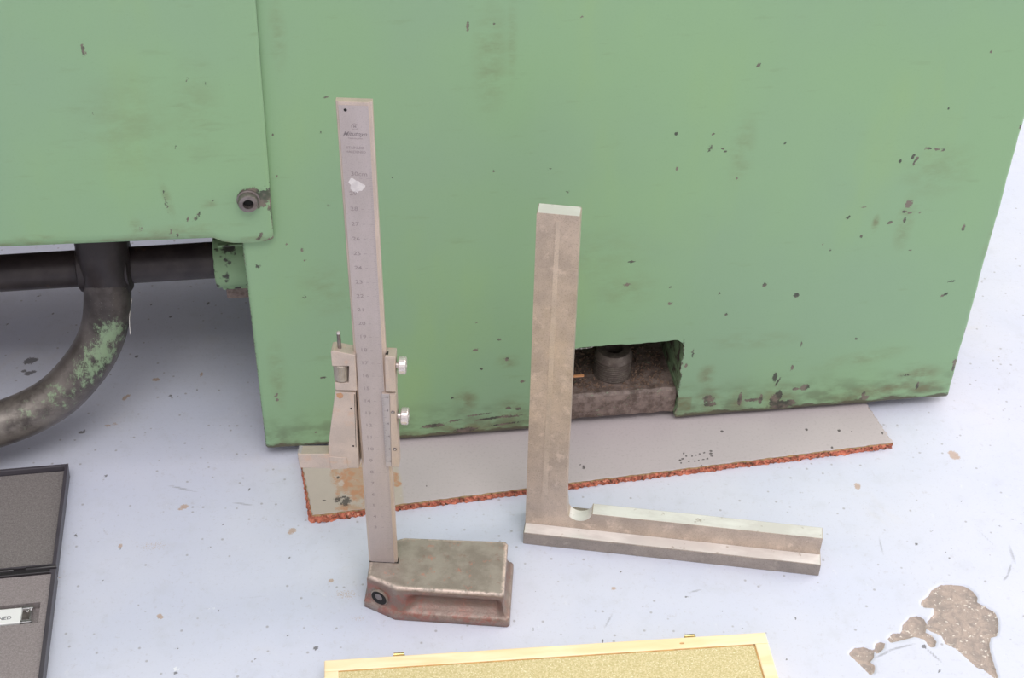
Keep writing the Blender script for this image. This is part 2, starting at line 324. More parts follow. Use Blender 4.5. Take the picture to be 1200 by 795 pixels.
def lathe(name, prof, origin, axis, mat, parent=None, n=32, smooth=True, label=None, knurl=0.0):
    """prof: (radius, distance along axis)"""
    ax = Vector(axis).normalized(); u = ax.orthogonal().normalized(); w = ax.cross(u)
    if abs(ax.z) < .5: u = Vector((0, 0, 1)) - ax * ax.z; u.normalize(); w = ax.cross(u)
    O = Vector(origin); v = []; f = []
    for r, t in prof:
        for i in range(n):
            a = 2 * PI * i / n; rr = r * (1 - (knurl if i % 2 else 0)); v.append(O + ax * t + (u * math.cos(a) + w * math.sin(a)) * rr)
    for j in range(len(prof) - 1):
        for i in range(n):
            k = (i + 1) % n; f.append((j * n + i, j * n + k, (j + 1) * n + k, (j + 1) * n + i))
    f.append(tuple(range(n - 1, -1, -1))); L = (len(prof) - 1) * n; f.append(tuple(range(L, L + n)))
    o = mk(name, v, f, mat, parent, smooth, label=label)
    if smooth:
        m_ = o.modifiers.new('edges', 'EDGE_SPLIT'); m_.split_angle = math.radians(40)
    return o
def tube(name, path, r, mat, parent=None, n=24, sub=8, label=None):
    P = [Vector(p) for p in path]; pts = []
    for i in range(len(P) - 1):
        p0 = P[max(i - 1, 0)]; p1 = P[i]; p2 = P[i + 1]; p3 = P[min(i + 2, len(P) - 1)]
        for k in range(sub):
            t = k / sub; pts.append(.5 * ((2 * p1) + (p2 - p0) * t + (2 * p0 - 5 * p1 + 4 * p2 - p3) * t * t + (3 * p1 - p0 - 3 * p2 + p3) * t ** 3))
    pts.append(P[-1]); v = []; f = []
    ref = Vector((0, 1, 0.01))
    for i, p in enumerate(pts):
        d = (pts[min(i + 1, len(pts) - 1)] - pts[max(i - 1, 0)]).normalized(); a = (ref - d * ref.dot(d)).normalized(); b = d.cross(a)
        for k in range(n): t = 2 * PI * k / n; v.append(p + (a * math.cos(t) + b * math.sin(t)) * r)
    for i in range(len(pts) - 1):
        for k in range(n): q = (k + 1) % n; f.append((i * n + k, i * n + q, (i + 1) * n + q, (i + 1) * n + k))
    f.append(tuple(range(n - 1, -1, -1))); L = (len(pts) - 1) * n; f.append(tuple(range(L, L + n)))
    return mk(name, v, f, mat, parent, True, label=label), np.array([tuple(p) for p in v])
def text(name, body, loc, size, mat, parent, rot, shear=0.0, extrude=0.00004, align='CENTER', bold=0.0, sx=1.0):
    cu = bpy.data.curves.new(name, 'FONT'); cu.body = body; cu.size = size; cu.align_x = align; cu.align_y = 'CENTER'
    cu.shear = shear; cu.extrude = extrude; cu.offset = bold; cu.resolution_u = 3
    t = bpy.data.objects.new(name + '_tmp', cu); COL.objects.link(t)
    bpy.context.view_layer.update()
    me = bpy.data.meshes.new_from_object(t.evaluated_get(bpy.context.evaluated_depsgraph_get()))
    bpy.data.objects.remove(t); me.materials.clear(); me.materials.append(mat); me.name = name
    o = bpy.data.objects.new(name, me); COL.objects.link(o); o.parent = parent; o.location = loc; o.rotation_euler = rot; o.scale = (sx, 1, 1)
    return o
def blobs(X, Y, marks, cap=1.0):
    """soft elliptical marks: 1 in the middle, 0 on the rim"""
    out = np.zeros(X.shape, dtype=np.float64)
    for cx, cy, rx, ry, ang, st in marks:
        R = 1.5 * max(rx, ry); sel = np.where((abs(X - cx) < R) & (abs(Y - cy) < R))
        if not len(sel[0]): continue
        dx = X[sel] - cx; dy = Y[sel] - cy; a = math.radians(ang)
        ex = (dx * math.cos(a) + dy * math.sin(a)) / rx; ey = (-dx * math.sin(a) + dy * math.cos(a)) / ry
        out[sel] = np.maximum(out[sel], st * np.clip(1.30 - np.sqrt(ex * ex + ey * ey), 0, cap))
    return out
def inside(X, Y, poly, soft):
    """signed distance to a polygon turned into a 0..1 mask"""
    P = np.array(poly); x0, y0 = P.min(0) - .01; x1, y1 = P.max(0) + .01
    out = np.zeros(X.shape); sel = np.where((X > x0) & (X < x1) & (Y > y0) & (Y < y1)); x = X[sel]; y = Y[sel]
    ins = np.zeros(x.shape, bool); dist = np.full(x.shape, 1.0)
    for i in range(len(P)):
        ax, ay = P[i]; bx, by = P[(i + 1) % len(P)]
        with np.errstate(divide='ignore', invalid='ignore'):
            c = ((ay > y) != (by > y)) & (x < (bx - ax) * (y - ay) / (by - ay + 1e-12) + ax)
        ins ^= c; t = np.clip(((x - ax) * (bx - ax) + (y - ay) * (by - ay)) / ((bx - ax) ** 2 + (by - ay) ** 2), 0, 1)
        dist = np.minimum(dist, np.hypot(x - ax - t * (bx - ax), y - ay - t * (by - ay)))
    sd = np.where(ins, dist, -dist); out[sel] = np.clip(.5 + sd / soft, 0, 1); return out
def grid_faces(nx, ny, keep=None):
    i = np.arange(nx - 1); j = np.arange(ny - 1); J, I = np.meshgrid(j, i, indexing='ij')
    q = np.stack([J * nx + I, J * nx + I + 1, (J + 1) * nx + I + 1, (J + 1) * nx + I], -1).reshape(-1, 4)
    if keep is not None: q = q[keep.reshape(-1)]
    return q
def fast_mesh(name, V, quads, mats, parent=None, smooth=True):
    me = bpy.data.meshes.new(name); n = len(quads)
    me.vertices.add(len(V)); me.vertices.foreach_set('co', np.asarray(V, dtype=np.float32).ravel())
    me.loops.add(n * 4); me.loops.foreach_set('vertex_index', np.asarray(quads, dtype=np.int32).ravel())
    me.polygons.add(n); me.polygons.foreach_set('loop_start', np.arange(0, n * 4, 4, dtype=np.int32))
    me.polygons.foreach_set('loop_total', np.full(n, 4, dtype=np.int32)); me.update(calc_edges=True)
    for mm in mats: me.materials.append(mm)
    if smooth: me.polygons.foreach_set('use_smooth', np.ones(n, bool))
    o = bpy.data.objects.new(name, me); COL.objects.link(o); o.parent = parent; return o
def axis_vals(*segs):
    """segs: (start, end, step) joined"""
    out = []
    for a, b, st in segs:
        n = max(1, int(round((b - a) / st))); out += list(np.linspace(a, b, n, endpoint=False))
    out.append(segs[-1][1]); return np.array(out)

BODY_CHIP=[(0.3461, 0.3191, 0.0017, 0.0019, 0, 1), (0.5059, 0.3202, 0.0012, 0.0013, 0, 1), (0.4857, 0.2783, 0.0011, 0.0011, 0, 1), (0.3212, 0.2682, 0.0011, 0.0011, 0, 1), (0.3291, 0.2562, 0.0012, 0.0011, 0, 1), (0.3311, 0.2541, 0.0012, 0.0011, 0, 1), (0.3416, 0.2313, 0.0012, 0.0014, 0, 1), (0.3727, 0.2576, 0.0012, 0.0014, 0, 0.8), (0.4588, 0.2376, 0.0013, 0.0022, 0, 1), (0.4676, 0.2405, 0.0013, 0.0029, -20, 1), (0.4706, 0.2382, 0.0013, 0.0029, -20, 1), (0.4694, 0.2348, 0.0011, 0.0022, 0, 1), (0.4775, 0.2468, 0.0032, 0.0011, -10, 1), (0.484, 0.2457, 0.0032, 0.0011, -10, 1), (0.4886, 0.2448, 0.0019, 0.0011, 0, 1), (0.4723, 0.2008, 0.0032, 0.0038, 0, 1), (0.4704, 0.1943, 0.002, 0.0015, 0, 1), (0.4746, 0.1926, 0.002, 0.0011, 0, 1), (0.4719, 0.1868, 0.0013, 0.0031, 0, 1), (0.4612, 0.1853, 0.0026, 0.0015, 15, 1), (0.5187, 0.1766, 0.0013, 0.0039, 0, 1), (0.4413, 0.1748, 0.0013, 0.0016, 0, 1), (0.4387, 0.2003, 0.0026, 0.0011, 0, 0.7), (0.4823, 0.1927, 0.0011, 0.0012, 0, 1), (0.4287, 0.1921, 0.0026, 0.0015, 40, 0.8), (0.5417, 0.2608, 0.0013, 0.0022, 0, 1), (0.5203, 0.1274, 0.0041, 0.0011, 0, 0.8), (0.5181, 0.1155, 0.0028, 0.0013, 25, 1), (0.5157, 0.1141, 0.0014, 0.0013, 0, 1), (0.5431, 0.0769, 0.0014, 0.0044, 0, 1), (0.5409, 0.0425, 0.0014, 0.0074, 0, 1), (0.5406, 0.0469, 0.0022, 0.0028, 0, 1), (0.2722, 0.1651, 0.0031, 0.0011, 0, 1), (0.2705, 0.1446, 0.0032, 0.0016, 0, 0.9), (0.3039, 0.1246, 0.0019, 0.0016, 0, 1), (0.3743, 0.1361, 0.002, 0.0024, 0, 1), (0.4, 0.1245, 0.0027, 0.0025, 0, 1), (0.3482, 0.1104, 0.0013, 0.0016, 0, 1), (0.3406, 0.131, 0.0013, 0.0016, 0, 0.8), (0.3026, 0.1396, 0.0013, 0.0012, 0, 0.8), (0.4132, 0.1701, 0.0013, 0.0016, 0, 0.6), (0.3945, 0.0449, 0.0021, 0.0054, 0, 1), (0.3973, 0.0394, 0.0011, 0.0054, -20, 1), (0.407, 0.0533, 0.0014, 0.0035, 0, 1), (0.4205, 0.0319, 0.0042, 0.0036, 10, 1), (0.413, 0.0308, 0.0028, 0.0018, 10, 1), (0.4, 0.025, 0.0035, 0.0064, 0, 1), (0.3965, 0.0199, 0.0035, 0.0083, 0, 1), (0.4027, 0.0157, 0.0099, 0.0046, 0, 1), (0.4102, 0.0168, 0.0057, 0.0037, 0, 1), (0.369, 0.0244, 0.0021, 0.0082, 0, 1), (0.3782, 0.0226, 0.007, 0.0018, 0, 1), (0.3858, 0.0228, 0.0021, 0.0055, 0, 1), (0.3433, 0.027, 0.0062, 0.0054, 0, 0.75), (0.3453, 0.0214, 0.0056, 0.0027, 0, 1), (0.3221, 0.0629, 0.0014, 0.0026, 0, 1), (0.3263, 0.0744, 0.0013, 0.006, 0, 0.7), (0.472, 0.0161, 0.0043, 0.0028, 0, 1), (0.4706, 0.0198, 0.0022, 0.0037, 0, 0.8), (0.5142, 0.0246, 0.0015, 0.0047, 0, 1), (0.5013, 0.0365, 0.0072, 0.0014, 0, 0.6), (0.4542, 0.078, 0.0014, 0.0017, 0, 0.8), (0.411, 0.0768, 0.0011, 0.0026, 0, 0.8), (0.4199, 0.1643, 0.0013, 0.0016, 0, 0.7), (0.4818, 0.1595, 0.0027, 0.0011, 0, 0.6), (0.1539, 0.3562, 0.0011, 0.0041, 0, 1), (0.1705, 0.3572, 0.0011, 0.0011, 0, 1), (0.2951, 0.2698, 0.0015, 0.0017, 0, 1), (0.2982, 0.2425, 0.0011, 0.0021, 0, 1), (0.3206, 0.2682, 0.0011, 0.0011, 0, 1), (0.3201, 0.2561, 0.0018, 0.0041, -20, 0.6), (0.2263, 0.3592, 0.0011, 0.0011, 0, 1), (0.2229, 0.2282, 0.003, 0.0011, 0, 0.6), (0.2097, 0.2476, 0.0023, 0.0011, 0, 0.6), (0.1719, 0.2481, 0.0011, 0.0011, 0, 1), (0.1036, 0.2479, 0.0011, 0.0011, 0, 0.7), (0.0474, 0.0771, 0.0037, 0.0011, 0, 0.9), (0.0298, 0.1991, 0.0011, 0.0011, 0, 1), (0.0398, 0.1933, 0.0012, 0.0021, 0, 0.9), (0.0409, 0.1839, 0.0012, 0.0011, 0, 0.9), (0.0087, 0.182, 0.0023, 0.0022, 0, 0.7), (0.0062, 0.2122, 0.0011, 0.0028, 0, 1), (0.012, 0.0631, 0.0011, 0.0025, -20, 1), (0.0123, 0.0588, 0.0012, 0.0017, 0, 1), (0.1425, 0.0485, 0.0013, 0.0013, 0, 1), (0.1644, 0.0752, 0.0013, 0.0017, 0, 1), (0.1836, 0.0825, 0.0019, 0.0025, 0, 0.8), (0.1599, 0.0937, 0.0025, 0.0016, 0, 0.8), (0.1604, 0.1194, 0.0019, 0.0012, 0, 0.7), (0.1775, 0.1019, 0.0019, 0.0016, 0, 0.7), (0.0384, 0.0235, 0.0013, 0.0011, 0, 1), (0.0388, 0.1529, 0.0024, 0.0023, 0, 0.5), (0.1523, 0.0089, 0.0053, 0.0027, 5, 0.85), (0.1279, 0.0213, 0.0105, 0.0022, 4, 1), (0.1523, 0.0143, 0.0106, 0.0027, 3, 1), (0.1444, 0.0249, 0.0066, 0.0013, 8, 0.9), (0.1734, 0.0246, 0.0173, 0.0013, 5, 1), (0.1886, 0.0248, 0.01, 0.0011, 3, 0.9), (0.1509, 0.0136, 0.0033, 0.0027, 0, 1), (0.1858, 0.0339, 0.0027, 0.0018, 0, 1), (0.1931, 0.0322, 0.0027, 0.0018, 0, 1), (0.1957, 0.0596, 0.002, 0.0017, 0, 1), (0.1621, 0.0292, 0.0132, 0.0011, 6, 0.8), (0.1821, 0.0175, 0.0174, 0.0011, 5, 0.8), (0.0223, 0.2878, 0.0011, 0.0011, 0, 0.7), (0.0271, 0.2856, 0.0011, 0.0011, 0, 1), (0.0273, 0.2543, 0.0011, 0.0013, 0, 0.7), (0.0583, 0.2856, 0.0016, 0.0011, 0, 0.8), (0.0631, 0.3111, 0.0022, 0.0011, 0, 0.7), (0.06, 0.2291, 0.0034, 0.0011, 0, 0.5)]
BODY_STAIN=[(0.551, 0.1681, 0.0095, 0.0241, -15, 0.8), (0.5512, 0.2019, 0.0053, 0.0232, -15, 0.5), (0.4725, 0.1838, 0.0066, 0.0232, 0, 0.5), (0.4503, 0.1854, 0.0026, 0.0069, 0, 1), (0.3435, 0.0252, 0.0097, 0.0145, 0, 0.9), (0.3393, 0.0519, 0.0068, 0.0105, 0, 0.8), (0.3678, 0.0228, 0.007, 0.0127, 0, 0.7), (0.4001, 0.0241, 0.0155, 0.0128, 0, 0.8), (0.4692, 0.02, 0.0216, 0.0074, 4, 0.9), (0.512, 0.0355, 0.018, 0.0092, 5, 0.9), (0.4895, 0.0243, 0.0361, 0.0065, 5, 0.9), (0.522, 0.0211, 0.019, 0.0075, 5, 0.8), (0.1523, 0.0441, 0.0092, 0.0121, 0, 0.9), (0.1556, 0.0175, 0.0332, 0.008, 5, 1), (0.1886, 0.0274, 0.0133, 0.0159, 5, 0.8), (0.1094, 0.0117, 0.0264, 0.0053, 5, 0.9), (0.1688, 0.0162, 0.0401, 0.0054, 5, 0.8), (0.3324, 0.0138, 0.007, 0.0046, 0, 1), (0.3806, 0.0035, 0.0355, 0.0047, 5, 0.9), (0.0184, 0.0141, 0.0129, 0.0053, 4, 0.7), (0.0142, 0.0828, 0.0062, 0.0327, 0, 0.4), (0.1843, 0.08, 0.009, 0.0067, 0, 0.6), (0.343, 0.2547, 0.0085, 0.0276, 0, 0.35), (0.1687, 0.3322, 0.011, 0.0364, 0, 0.45), (0.1822, 0.3436, 0.0033, 0.03, 0, 0.4), (0.2469, 0.1723, 0.0373, 0.0226, 0, 0.2), (0.3706, 0.083, 0.0339, 0.0085, 0, 0.3), (0.4626, 0.0576, 0.0352, 0.0071, 8, 0.4), (0.489, 0.2278, 0.0256, 0.0221, 0, 0.3), (0.0528, 0.1578, 0.0179, 0.0225, 0, 0.3), (0.036, 0.3568, 0.0052, 0.0232, 0, 0.4), (-0.0055, 0.0342, 0.0038, 0.0431, 0, 0.6), (0.2677, 0.1401, 0.0255, 0.0157, 0, 0.3)]
COVER_CHIP=[(-0.0807, 0.3583, 0.002, 0.0011, 0, 1), (-0.0804, 0.3537, 0.002, 0.0017, 0, 1), (-0.0806, 0.3555, 0.0011, 0.0012, 0, 1), (-0.0667, 0.2566, 0.0016, 0.0011, 0, 1), (-0.0211, 0.3313, 0.0011, 0.0011, 0, 1), (-0.0096, 0.3265, 0.0021, 0.0011, -40, 0.8), (-0.0016, 0.3176, 0.0026, 0.0011, -20, 0.6), (0.0117, 0.2479, 0.0044, 0.0027, -10, 1), (0.0197, 0.2434, 0.005, 0.0054, 0, 1), (0.0162, 0.2416, 0.0056, 0.0054, 0, 1), (0.0169, 0.2375, 0.0039, 0.0034, 0, 1), (0.0238, 0.2531, 0.0011, 0.004, 0, 1), (0.021, 0.2325, 0.0017, 0.0027, 0, 1), (0.0025, 0.2439, 0.0017, 0.0027, 0, 1), (0.0072, 0.2476, 0.0044, 0.002, 0, 1), (0.0133, 0.2344, 0.0028, 0.002, 0, 1), (0.0136, 0.2123, 0.0017, 0.0014, 30, 0.9), (0.0116, 0.2082, 0.0023, 0.0014, 0, 0.8), (0.0224, 0.2289, 0.0011, 0.0239, 0, 1), (0.0189, 0.207, 0.0046, 0.0018, 5, 1), (-0.0255, 0.231, 0.0017, 0.0014, 30, 1), (-0.0287, 0.2278, 0.0022, 0.0011, 20, 1), (-0.033, 0.2288, 0.0011, 0.0011, 0, 1), (-0.0346, 0.2842, 0.0011, 0.0013, 0, 0.7), (-0.0821, 0.3107, 0.0015, 0.0011, 0, 0.6), (-0.0454, 0.2405, 0.0011, 0.008, 10, 0.6), (-0.0458, 0.2506, 0.0011, 0.0053, 10, 0.5), (-0.0643, 0.2229, 0.0027, 0.0011, 60, 0.7), (-0.0412, 0.2164, 0.0011, 0.0021, 0, 1), (-0.0454, 0.2181, 0.0011, 0.0028, 0, 0.7), (-0.0166, 0.2419, 0.0028, 0.0011, 0, 0.7), (-0.03, 0.343, 0.002, 0.0011, -20, 0.5)]
COVER_STAIN=[(0.0099, 0.2084, 0.0113, 0.0021, 3, 1), (-0.0454, 0.2188, 0.0333, 0.0041, 3, 0.6), (-0.0667, 0.2251, 0.0044, 0.0055, 0, 0.8), (-0.0618, 0.2996, 0.0314, 0.0372, 0, 0.25), (-0.0184, 0.3094, 0.0158, 0.0368, 0, 0.25), (-0.096, 0.2142, 0.0219, 0.0021, 3, 0.6), (-0.018, 0.2386, 0.0055, 0.0034, 0, 0.5), (-0.0446, 0.2472, 0.0027, 0.0166, 10, 0.5), (-0.1335, 0.2198, 0.0216, 0.0027, 3, 0.6)]
FLOOR_DARK=[(-0.3954, 0.9249, 0.0049, 0.0056, 0, 1), (-0.3929, 0.9261, 0.0042, 0.0034, 0, 1), (-0.3986, 0.9237, 0.0021, 0.0056, 0, 1), (-0.3931, 0.9087, 0.0041, 0.0033, 0, 1), (-0.3974, 0.9117, 0.0028, 0.0022, 0, 1), (-0.3896, 0.911, 0.0034, 0.0022, 0, 1), (-0.4281, 0.971, 0.0029, 0.0018, 0, 0.9), (-0.3102, 0.9338, 0.0021, 0.0022, 0, 1), (-0.2641, 1.0087, 0.0022, 0.0024, 0, 1), (-0.3128, 1.0042, 0.0011, 0.0018, 0, 1), (-0.2927, 0.9883, 0.0022, 0.0024, 0, 0.8), (-0.3334, 0.8403, 0.0026, 0.002, 0, 1), (-0.331, 0.8414, 0.0013, 0.003, 0, 1), (-0.2726, 0.886, 0.002, 0.0016, 0, 1), (-0.2669, 0.8852, 0.001, 0.0016, 0, 0.8), (-0.2528, 0.8941, 0.0014, 0.0016, 0, 0.8), (-0.3358, 0.8314, 0.0013, 0.0015, 0, 0.8), (-0.2424, 0.9377, 0.0014, 0.0011, 0, 0.8), (-0.3934, 0.9877, 0.0014, 0.0024, 0, 0.8), (-0.4141, 0.9165, 0.0014, 0.0022, 0, 0.7), (-0.4116, 1.0122, 0.0022, 0.0025, 0, 0.7), (-0.3032, 0.7931, 0.0019, 0.0014, 0, 1), (-0.3106, 0.7314, 0.0015, 0.0021, 30, 1), (-0.1936, 0.7826, 0.001, 0.0018, 0, 1), (-0.2072, 0.7461, 0.0009, 0.0013, 0, 1), (-0.1546, 0.7154, 0.0012, 0.0012, 0, 1), (-0.1495, 0.7229, 0.0009, 0.0009, 0, 0.8), (-0.212, 0.7241, 0.0024, 0.0009, 20, 0.7), (-0.276, 0.7202, 0.0012, 0.0017, 0, 0.8), (-0.2813, 0.6901, 0.0009, 0.0012, 0, 0.8), (-0.1261, 0.635, 0.0023, 0.0022, 0, 1), (-0.1651, 0.6244, 0.0009, 0.0011, 0, 1), (-0.1526, 0.6443, 0.0009, 0.0011, 0, 1), (-0.1464, 0.6452, 0.0009, 0.0009, 0, 1), (-0.2182, 0.632, 0.0017, 0.0011, 0, 0.8), (-0.2153, 0.6115, 0.0022, 0.0021, 0, 0.8), (-0.2684, 0.6225, 0.0009, 0.0011, 0, 1), (-0.2645, 0.6226, 0.0009, 0.0011, 0, 1), (-0.1965, 0.6652, 0.0012, 0.0015, 0, 0.8), (0.0811, 0.7097, 0.0012, 0.001, 0, 1), (0.1261, 0.6883, 0.0018, 0.001, 0, 1), (0.0664, 0.6471, 0.0009, 0.0029, -15, 1), (0.0196, 0.6558, 0.0009, 0.0022, 0, 0.7), (0.2002, 0.6716, 0.0009, 0.0015, 0, 1), (0.1897, 0.6358, 0.0011, 0.0011, 0, 1), (0.1501, 0.6767, 0.0009, 0.0015, 0, 0.8), (0.1626, 0.6613, 0.0012, 0.0011, 0, 0.8), (0.2981, 0.7444, 0.0016, 0.0017, -30, 1), (0.3021, 0.7395, 0.0009, 0.001, 0, 0.8), (0.3175, 0.7367, 0.0009, 0.001, 0, 0.8), (0.3196, 0.7318, 0.0009, 0.0017, 0, 1), (0.3234, 0.7411, 0.0009, 0.001, 0, 0.7), (0.3533, 0.8604, 0.0009, 0.0015, 0, 1), (0.3409, 0.7894, 0.001, 0.0011, 0, 0.8), (0.3745, 0.772, 0.0019, 0.0009, 0, 0.8), (0.3638, 0.7646, 0.0019, 0.0018, 0, 0.6), (0.2408, 0.7849, 0.001, 0.0011, 0, 0.8), (0.3399, 0.8328, 0.001, 0.001, 0, 0.8), (0.3641, 0.701, 0.0012, 0.001, 0, 1), (0.3194, 0.731, 0.0009, 0.0013, 0, 1), (0.2543, 0.7505, 0.0013, 0.001, 0, 0.6), (0.2855, 0.7741, 0.0013, 0.0009, 0, 0.6), (0.3121, 0.7585, 0.0038, 0.0009, 0, 0.6), (0.29, 0.6341, 0.0009, 0.0011, 0, 1), (0.2907, 0.6291, 0.0011, 0.0022, -35, 1), (0.2846, 0.6498, 0.0023, 0.0023, 0, 1), (0.0212, 0.6902, 0.0009, 0.0009, 0, 1), (0.3908, 0.9025, 0.0014, 0.0011, 0, 0.6)]
FLOOR_RUST=[(-0.3086, 0.8815, 0.002, 0.0031, 0, 1), (-0.3065, 0.8847, 0.002, 0.0016, 0, 1), (-0.2882, 0.9054, 0.0034, 0.0022, 5, 1), (-0.2528, 0.9132, 0.0014, 0.0033, 0, 0.9), (-0.3147, 0.8489, 0.0033, 0.0015, 0, 0.7), (-0.3092, 0.8511, 0.0027, 0.002, 0, 0.5), (-0.2384, 0.7632, 0.0031, 0.0027, 0, 1), (-0.241, 0.7605, 0.0025, 0.0013, 0, 0.8), (-0.1557, 0.742, 0.0031, 0.0026, 0, 1), (-0.1572, 0.7394, 0.0025, 0.0017, 0, 0.8), (-0.1225, 0.6948, 0.0021, 0.002, 0, 0.9), (-0.2766, 0.7226, 0.0018, 0.0025, 0, 0.8), (-0.2357, 0.6593, 0.002, 0.0019, 0, 1), (-0.2342, 0.6579, 0.0017, 0.0015, 0, 1), (0.0757, 0.6944, 0.0018, 0.0016, 0, 1), (0.3461, 0.8397, 0.004, 0.005, 0, 1), (0.3447, 0.8425, 0.0034, 0.003, 0, 0.8), (0.3483, 0.8379, 0.0027, 0.003, 0, 0.8), (0.2649, 0.8029, 0.0026, 0.0037, 0, 1), (-0.3121, 0.6915, 0.0018, 0.0012, 0, 0.6), (-0.3105, 0.6971, 0.0012, 0.0009, 0, 0.6), (-0.111, 0.6826, 0.0118, 0.0062, 0, 0.35), (-0.2529, 0.7235, 0.0152, 0.0067, 0, 0.3), (-0.1001, 0.6616, 0.0087, 0.0038, 0, 0.3), (0.4295, 1.1088, 0.0016, 0.0028, 0, 0.6), (0.4894, 1.2569, 0.0017, 0.0033, 0, 0.6)]
FLOOR_SCRATCH=[(-0.2432, 0.7817, 0.0139, 0.001, -15, 0.9), (-0.1956, 0.7674, 0.0101, 0.001, -8, 0.8), (0.3657, 0.7367, 0.001, 0.0121, 0, 0.9), (0.3602, 0.7217, 0.001, 0.0084, -25, 0.9), (0.3559, 0.7143, 0.001, 0.005, -40, 0.9), (0.2715, 0.7418, 0.001, 0.0103, 0, 0.7), (0.0711, 0.665, 0.001, 0.009, -25, 0.7), (0.1331, 0.694, 0.006, 0.001, 18, 0.8), (0.2895, 0.6427, 0.001, 0.0104, 35, 0.9), (0.2682, 0.6485, 0.0128, 0.001, 18, 0.9), (0.2555, 0.6423, 0.0081, 0.001, 28, 0.9), (0.3504, 0.753, 0.001, 0.0176, 30, 0.5), (-0.1727, 0.6782, 0.0094, 0.001, 10, 0.4), (-0.1082, 0.7453, 0.0087, 0.001, -10, 0.4), (0.2304, 0.8109, 0.0131, 0.001, 15, 0.3)]
FLOOR_WHITE=[(-0.2159, 0.6143, 0.0067, 0.0042, 0, 1), (-0.2002, 0.6666, 0.0058, 0.0031, 0, 0.8), (0.1733, 0.7056, 0.0061, 0.0024, 0, 0.5), (-0.1674, 0.7076, 0.0048, 0.0024, 0, 0.6)]
HOLES=[[(0.2906, 0.6899), (0.2968, 0.6953), (0.2996, 0.7001), (0.3076, 0.7058), (0.3148, 0.7065), (0.3251, 0.7051), (0.3296, 0.7002), (0.3313, 0.6952), (0.3299, 0.6908), (0.3349, 0.6868), (0.3403, 0.6819), (0.3411, 0.6755), (0.3392, 0.6664), (0.3364, 0.6606), (0.332, 0.6594), (0.3293, 0.6512), (0.329, 0.6418), (0.3291, 0.6254), (0.3271, 0.6242), (0.3205, 0.6322), (0.3167, 0.6332), (0.3112, 0.6419), (0.3059, 0.6493), (0.2998, 0.6532), (0.2987, 0.6598), (0.2947, 0.6622), (0.2901, 0.6648), (0.2916, 0.6723), (0.2972, 0.6786), (0.2984, 0.6845), (0.2922, 0.6846), (0.2899, 0.6868)], [(0.2738, 0.6687), (0.2797, 0.675), (0.2854, 0.677), (0.2896, 0.6745), (0.2907, 0.67), (0.2883, 0.6625), (0.2924, 0.6596), (0.2941, 0.6545), (0.2919, 0.6497), (0.2887, 0.6499), (0.286, 0.6564), (0.28, 0.6585), (0.2712, 0.6552), (0.2626, 0.6527), (0.2608, 0.6556), (0.2652, 0.6607), (0.2712, 0.6611)], [(0.2321, 0.642), (0.2367, 0.6471), (0.2436, 0.6484), (0.2498, 0.6457), (0.249, 0.6399), (0.2457, 0.6355), (0.2484, 0.6327), (0.2471, 0.627), (0.2439, 0.6248), (0.2403, 0.6303), (0.2353, 0.638)], [(0.2518, 0.6509), (0.2552, 0.6535), (0.2584, 0.6519), (0.257, 0.6474), (0.2522, 0.6429), (0.2498, 0.6446)]]
MAT_DARK=[(0.1341, 0.8274, 0.0009, 0.0011, 0, 1), (0.133, 0.8216, 0.0013, 0.0009, 20, 1), (0.1309, 0.8197, 0.0013, 0.0011, 20, 1), (0.1359, 0.8246, 0.0009, 0.0011, 0, 1), (0.1405, 0.8248, 0.0009, 0.0009, 0, 1), (0.1438, 0.8258, 0.0009, 0.0009, 0, 1), (0.1466, 0.8274, 0.001, 0.0009, 10, 1), (0.15, 0.8289, 0.0009, 0.001, 0, 1), (0.1554, 0.831, 0.0013, 0.001, 0, 1), (0.1552, 0.8282, 0.0013, 0.0013, -30, 1), (0.1556, 0.8253, 0.0013, 0.0009, 0, 1), (0.1374, 0.8185, 0.0009, 0.0009, 0, 1), (0.142, 0.8191, 0.0009, 0.0009, -20, 1), (0.1453, 0.8202, 0.0009, 0.0009, 0, 1), (0.1487, 0.8213, 0.0009, 0.0009, 10, 1), (0.152, 0.8223, 0.0009, 0.001, 0, 1), (0.1468, 0.8146, 0.0009, 0.0009, 0, 1), (0.1314, 0.8169, 0.0009, 0.0009, 0, 1), (0.1661, 0.8537, 0.0013, 0.0015, 0, 1), (0.2329, 0.8583, 0.0013, 0.0015, 0, 1), (0.2584, 0.8582, 0.0013, 0.0015, 0, 1), (0.25, 0.8384, 0.001, 0.0015, 0, 1), (0.2683, 0.8576, 0.001, 0.001, 0, 0.7), (0.2922, 0.8566, 0.001, 0.0015, 0, 1), (-0.1846, 1.5842, 0.0009, 0.0009, 0, 0), (-0.1194, 0.7659, 0.005, 0.0062, 0, 0.62), (-0.1253, 0.7684, 0.0044, 0.0053, 0, 0.52), (-0.1212, 0.7712, 0.0019, 0.0011, 0, 1), (-0.1183, 0.7677, 0.0009, 0.0044, 0, 1), (-0.1278, 0.7916, 0.0013, 0.0018, 0, 0.8), (-0.1353, 0.7671, 0.0019, 0.0013, 0, 0.7), (0.0569, 0.8094, 0.0013, 0.0028, 0, 0.7), (0.0544, 0.8121, 0.001, 0.0014, 0, 0.6), (-0.0608, 0.785, 0.0009, 0.0011, 0, 0.7), (-0.0652, 1.5911, 0.0009, 0.0009, 0, 0)]
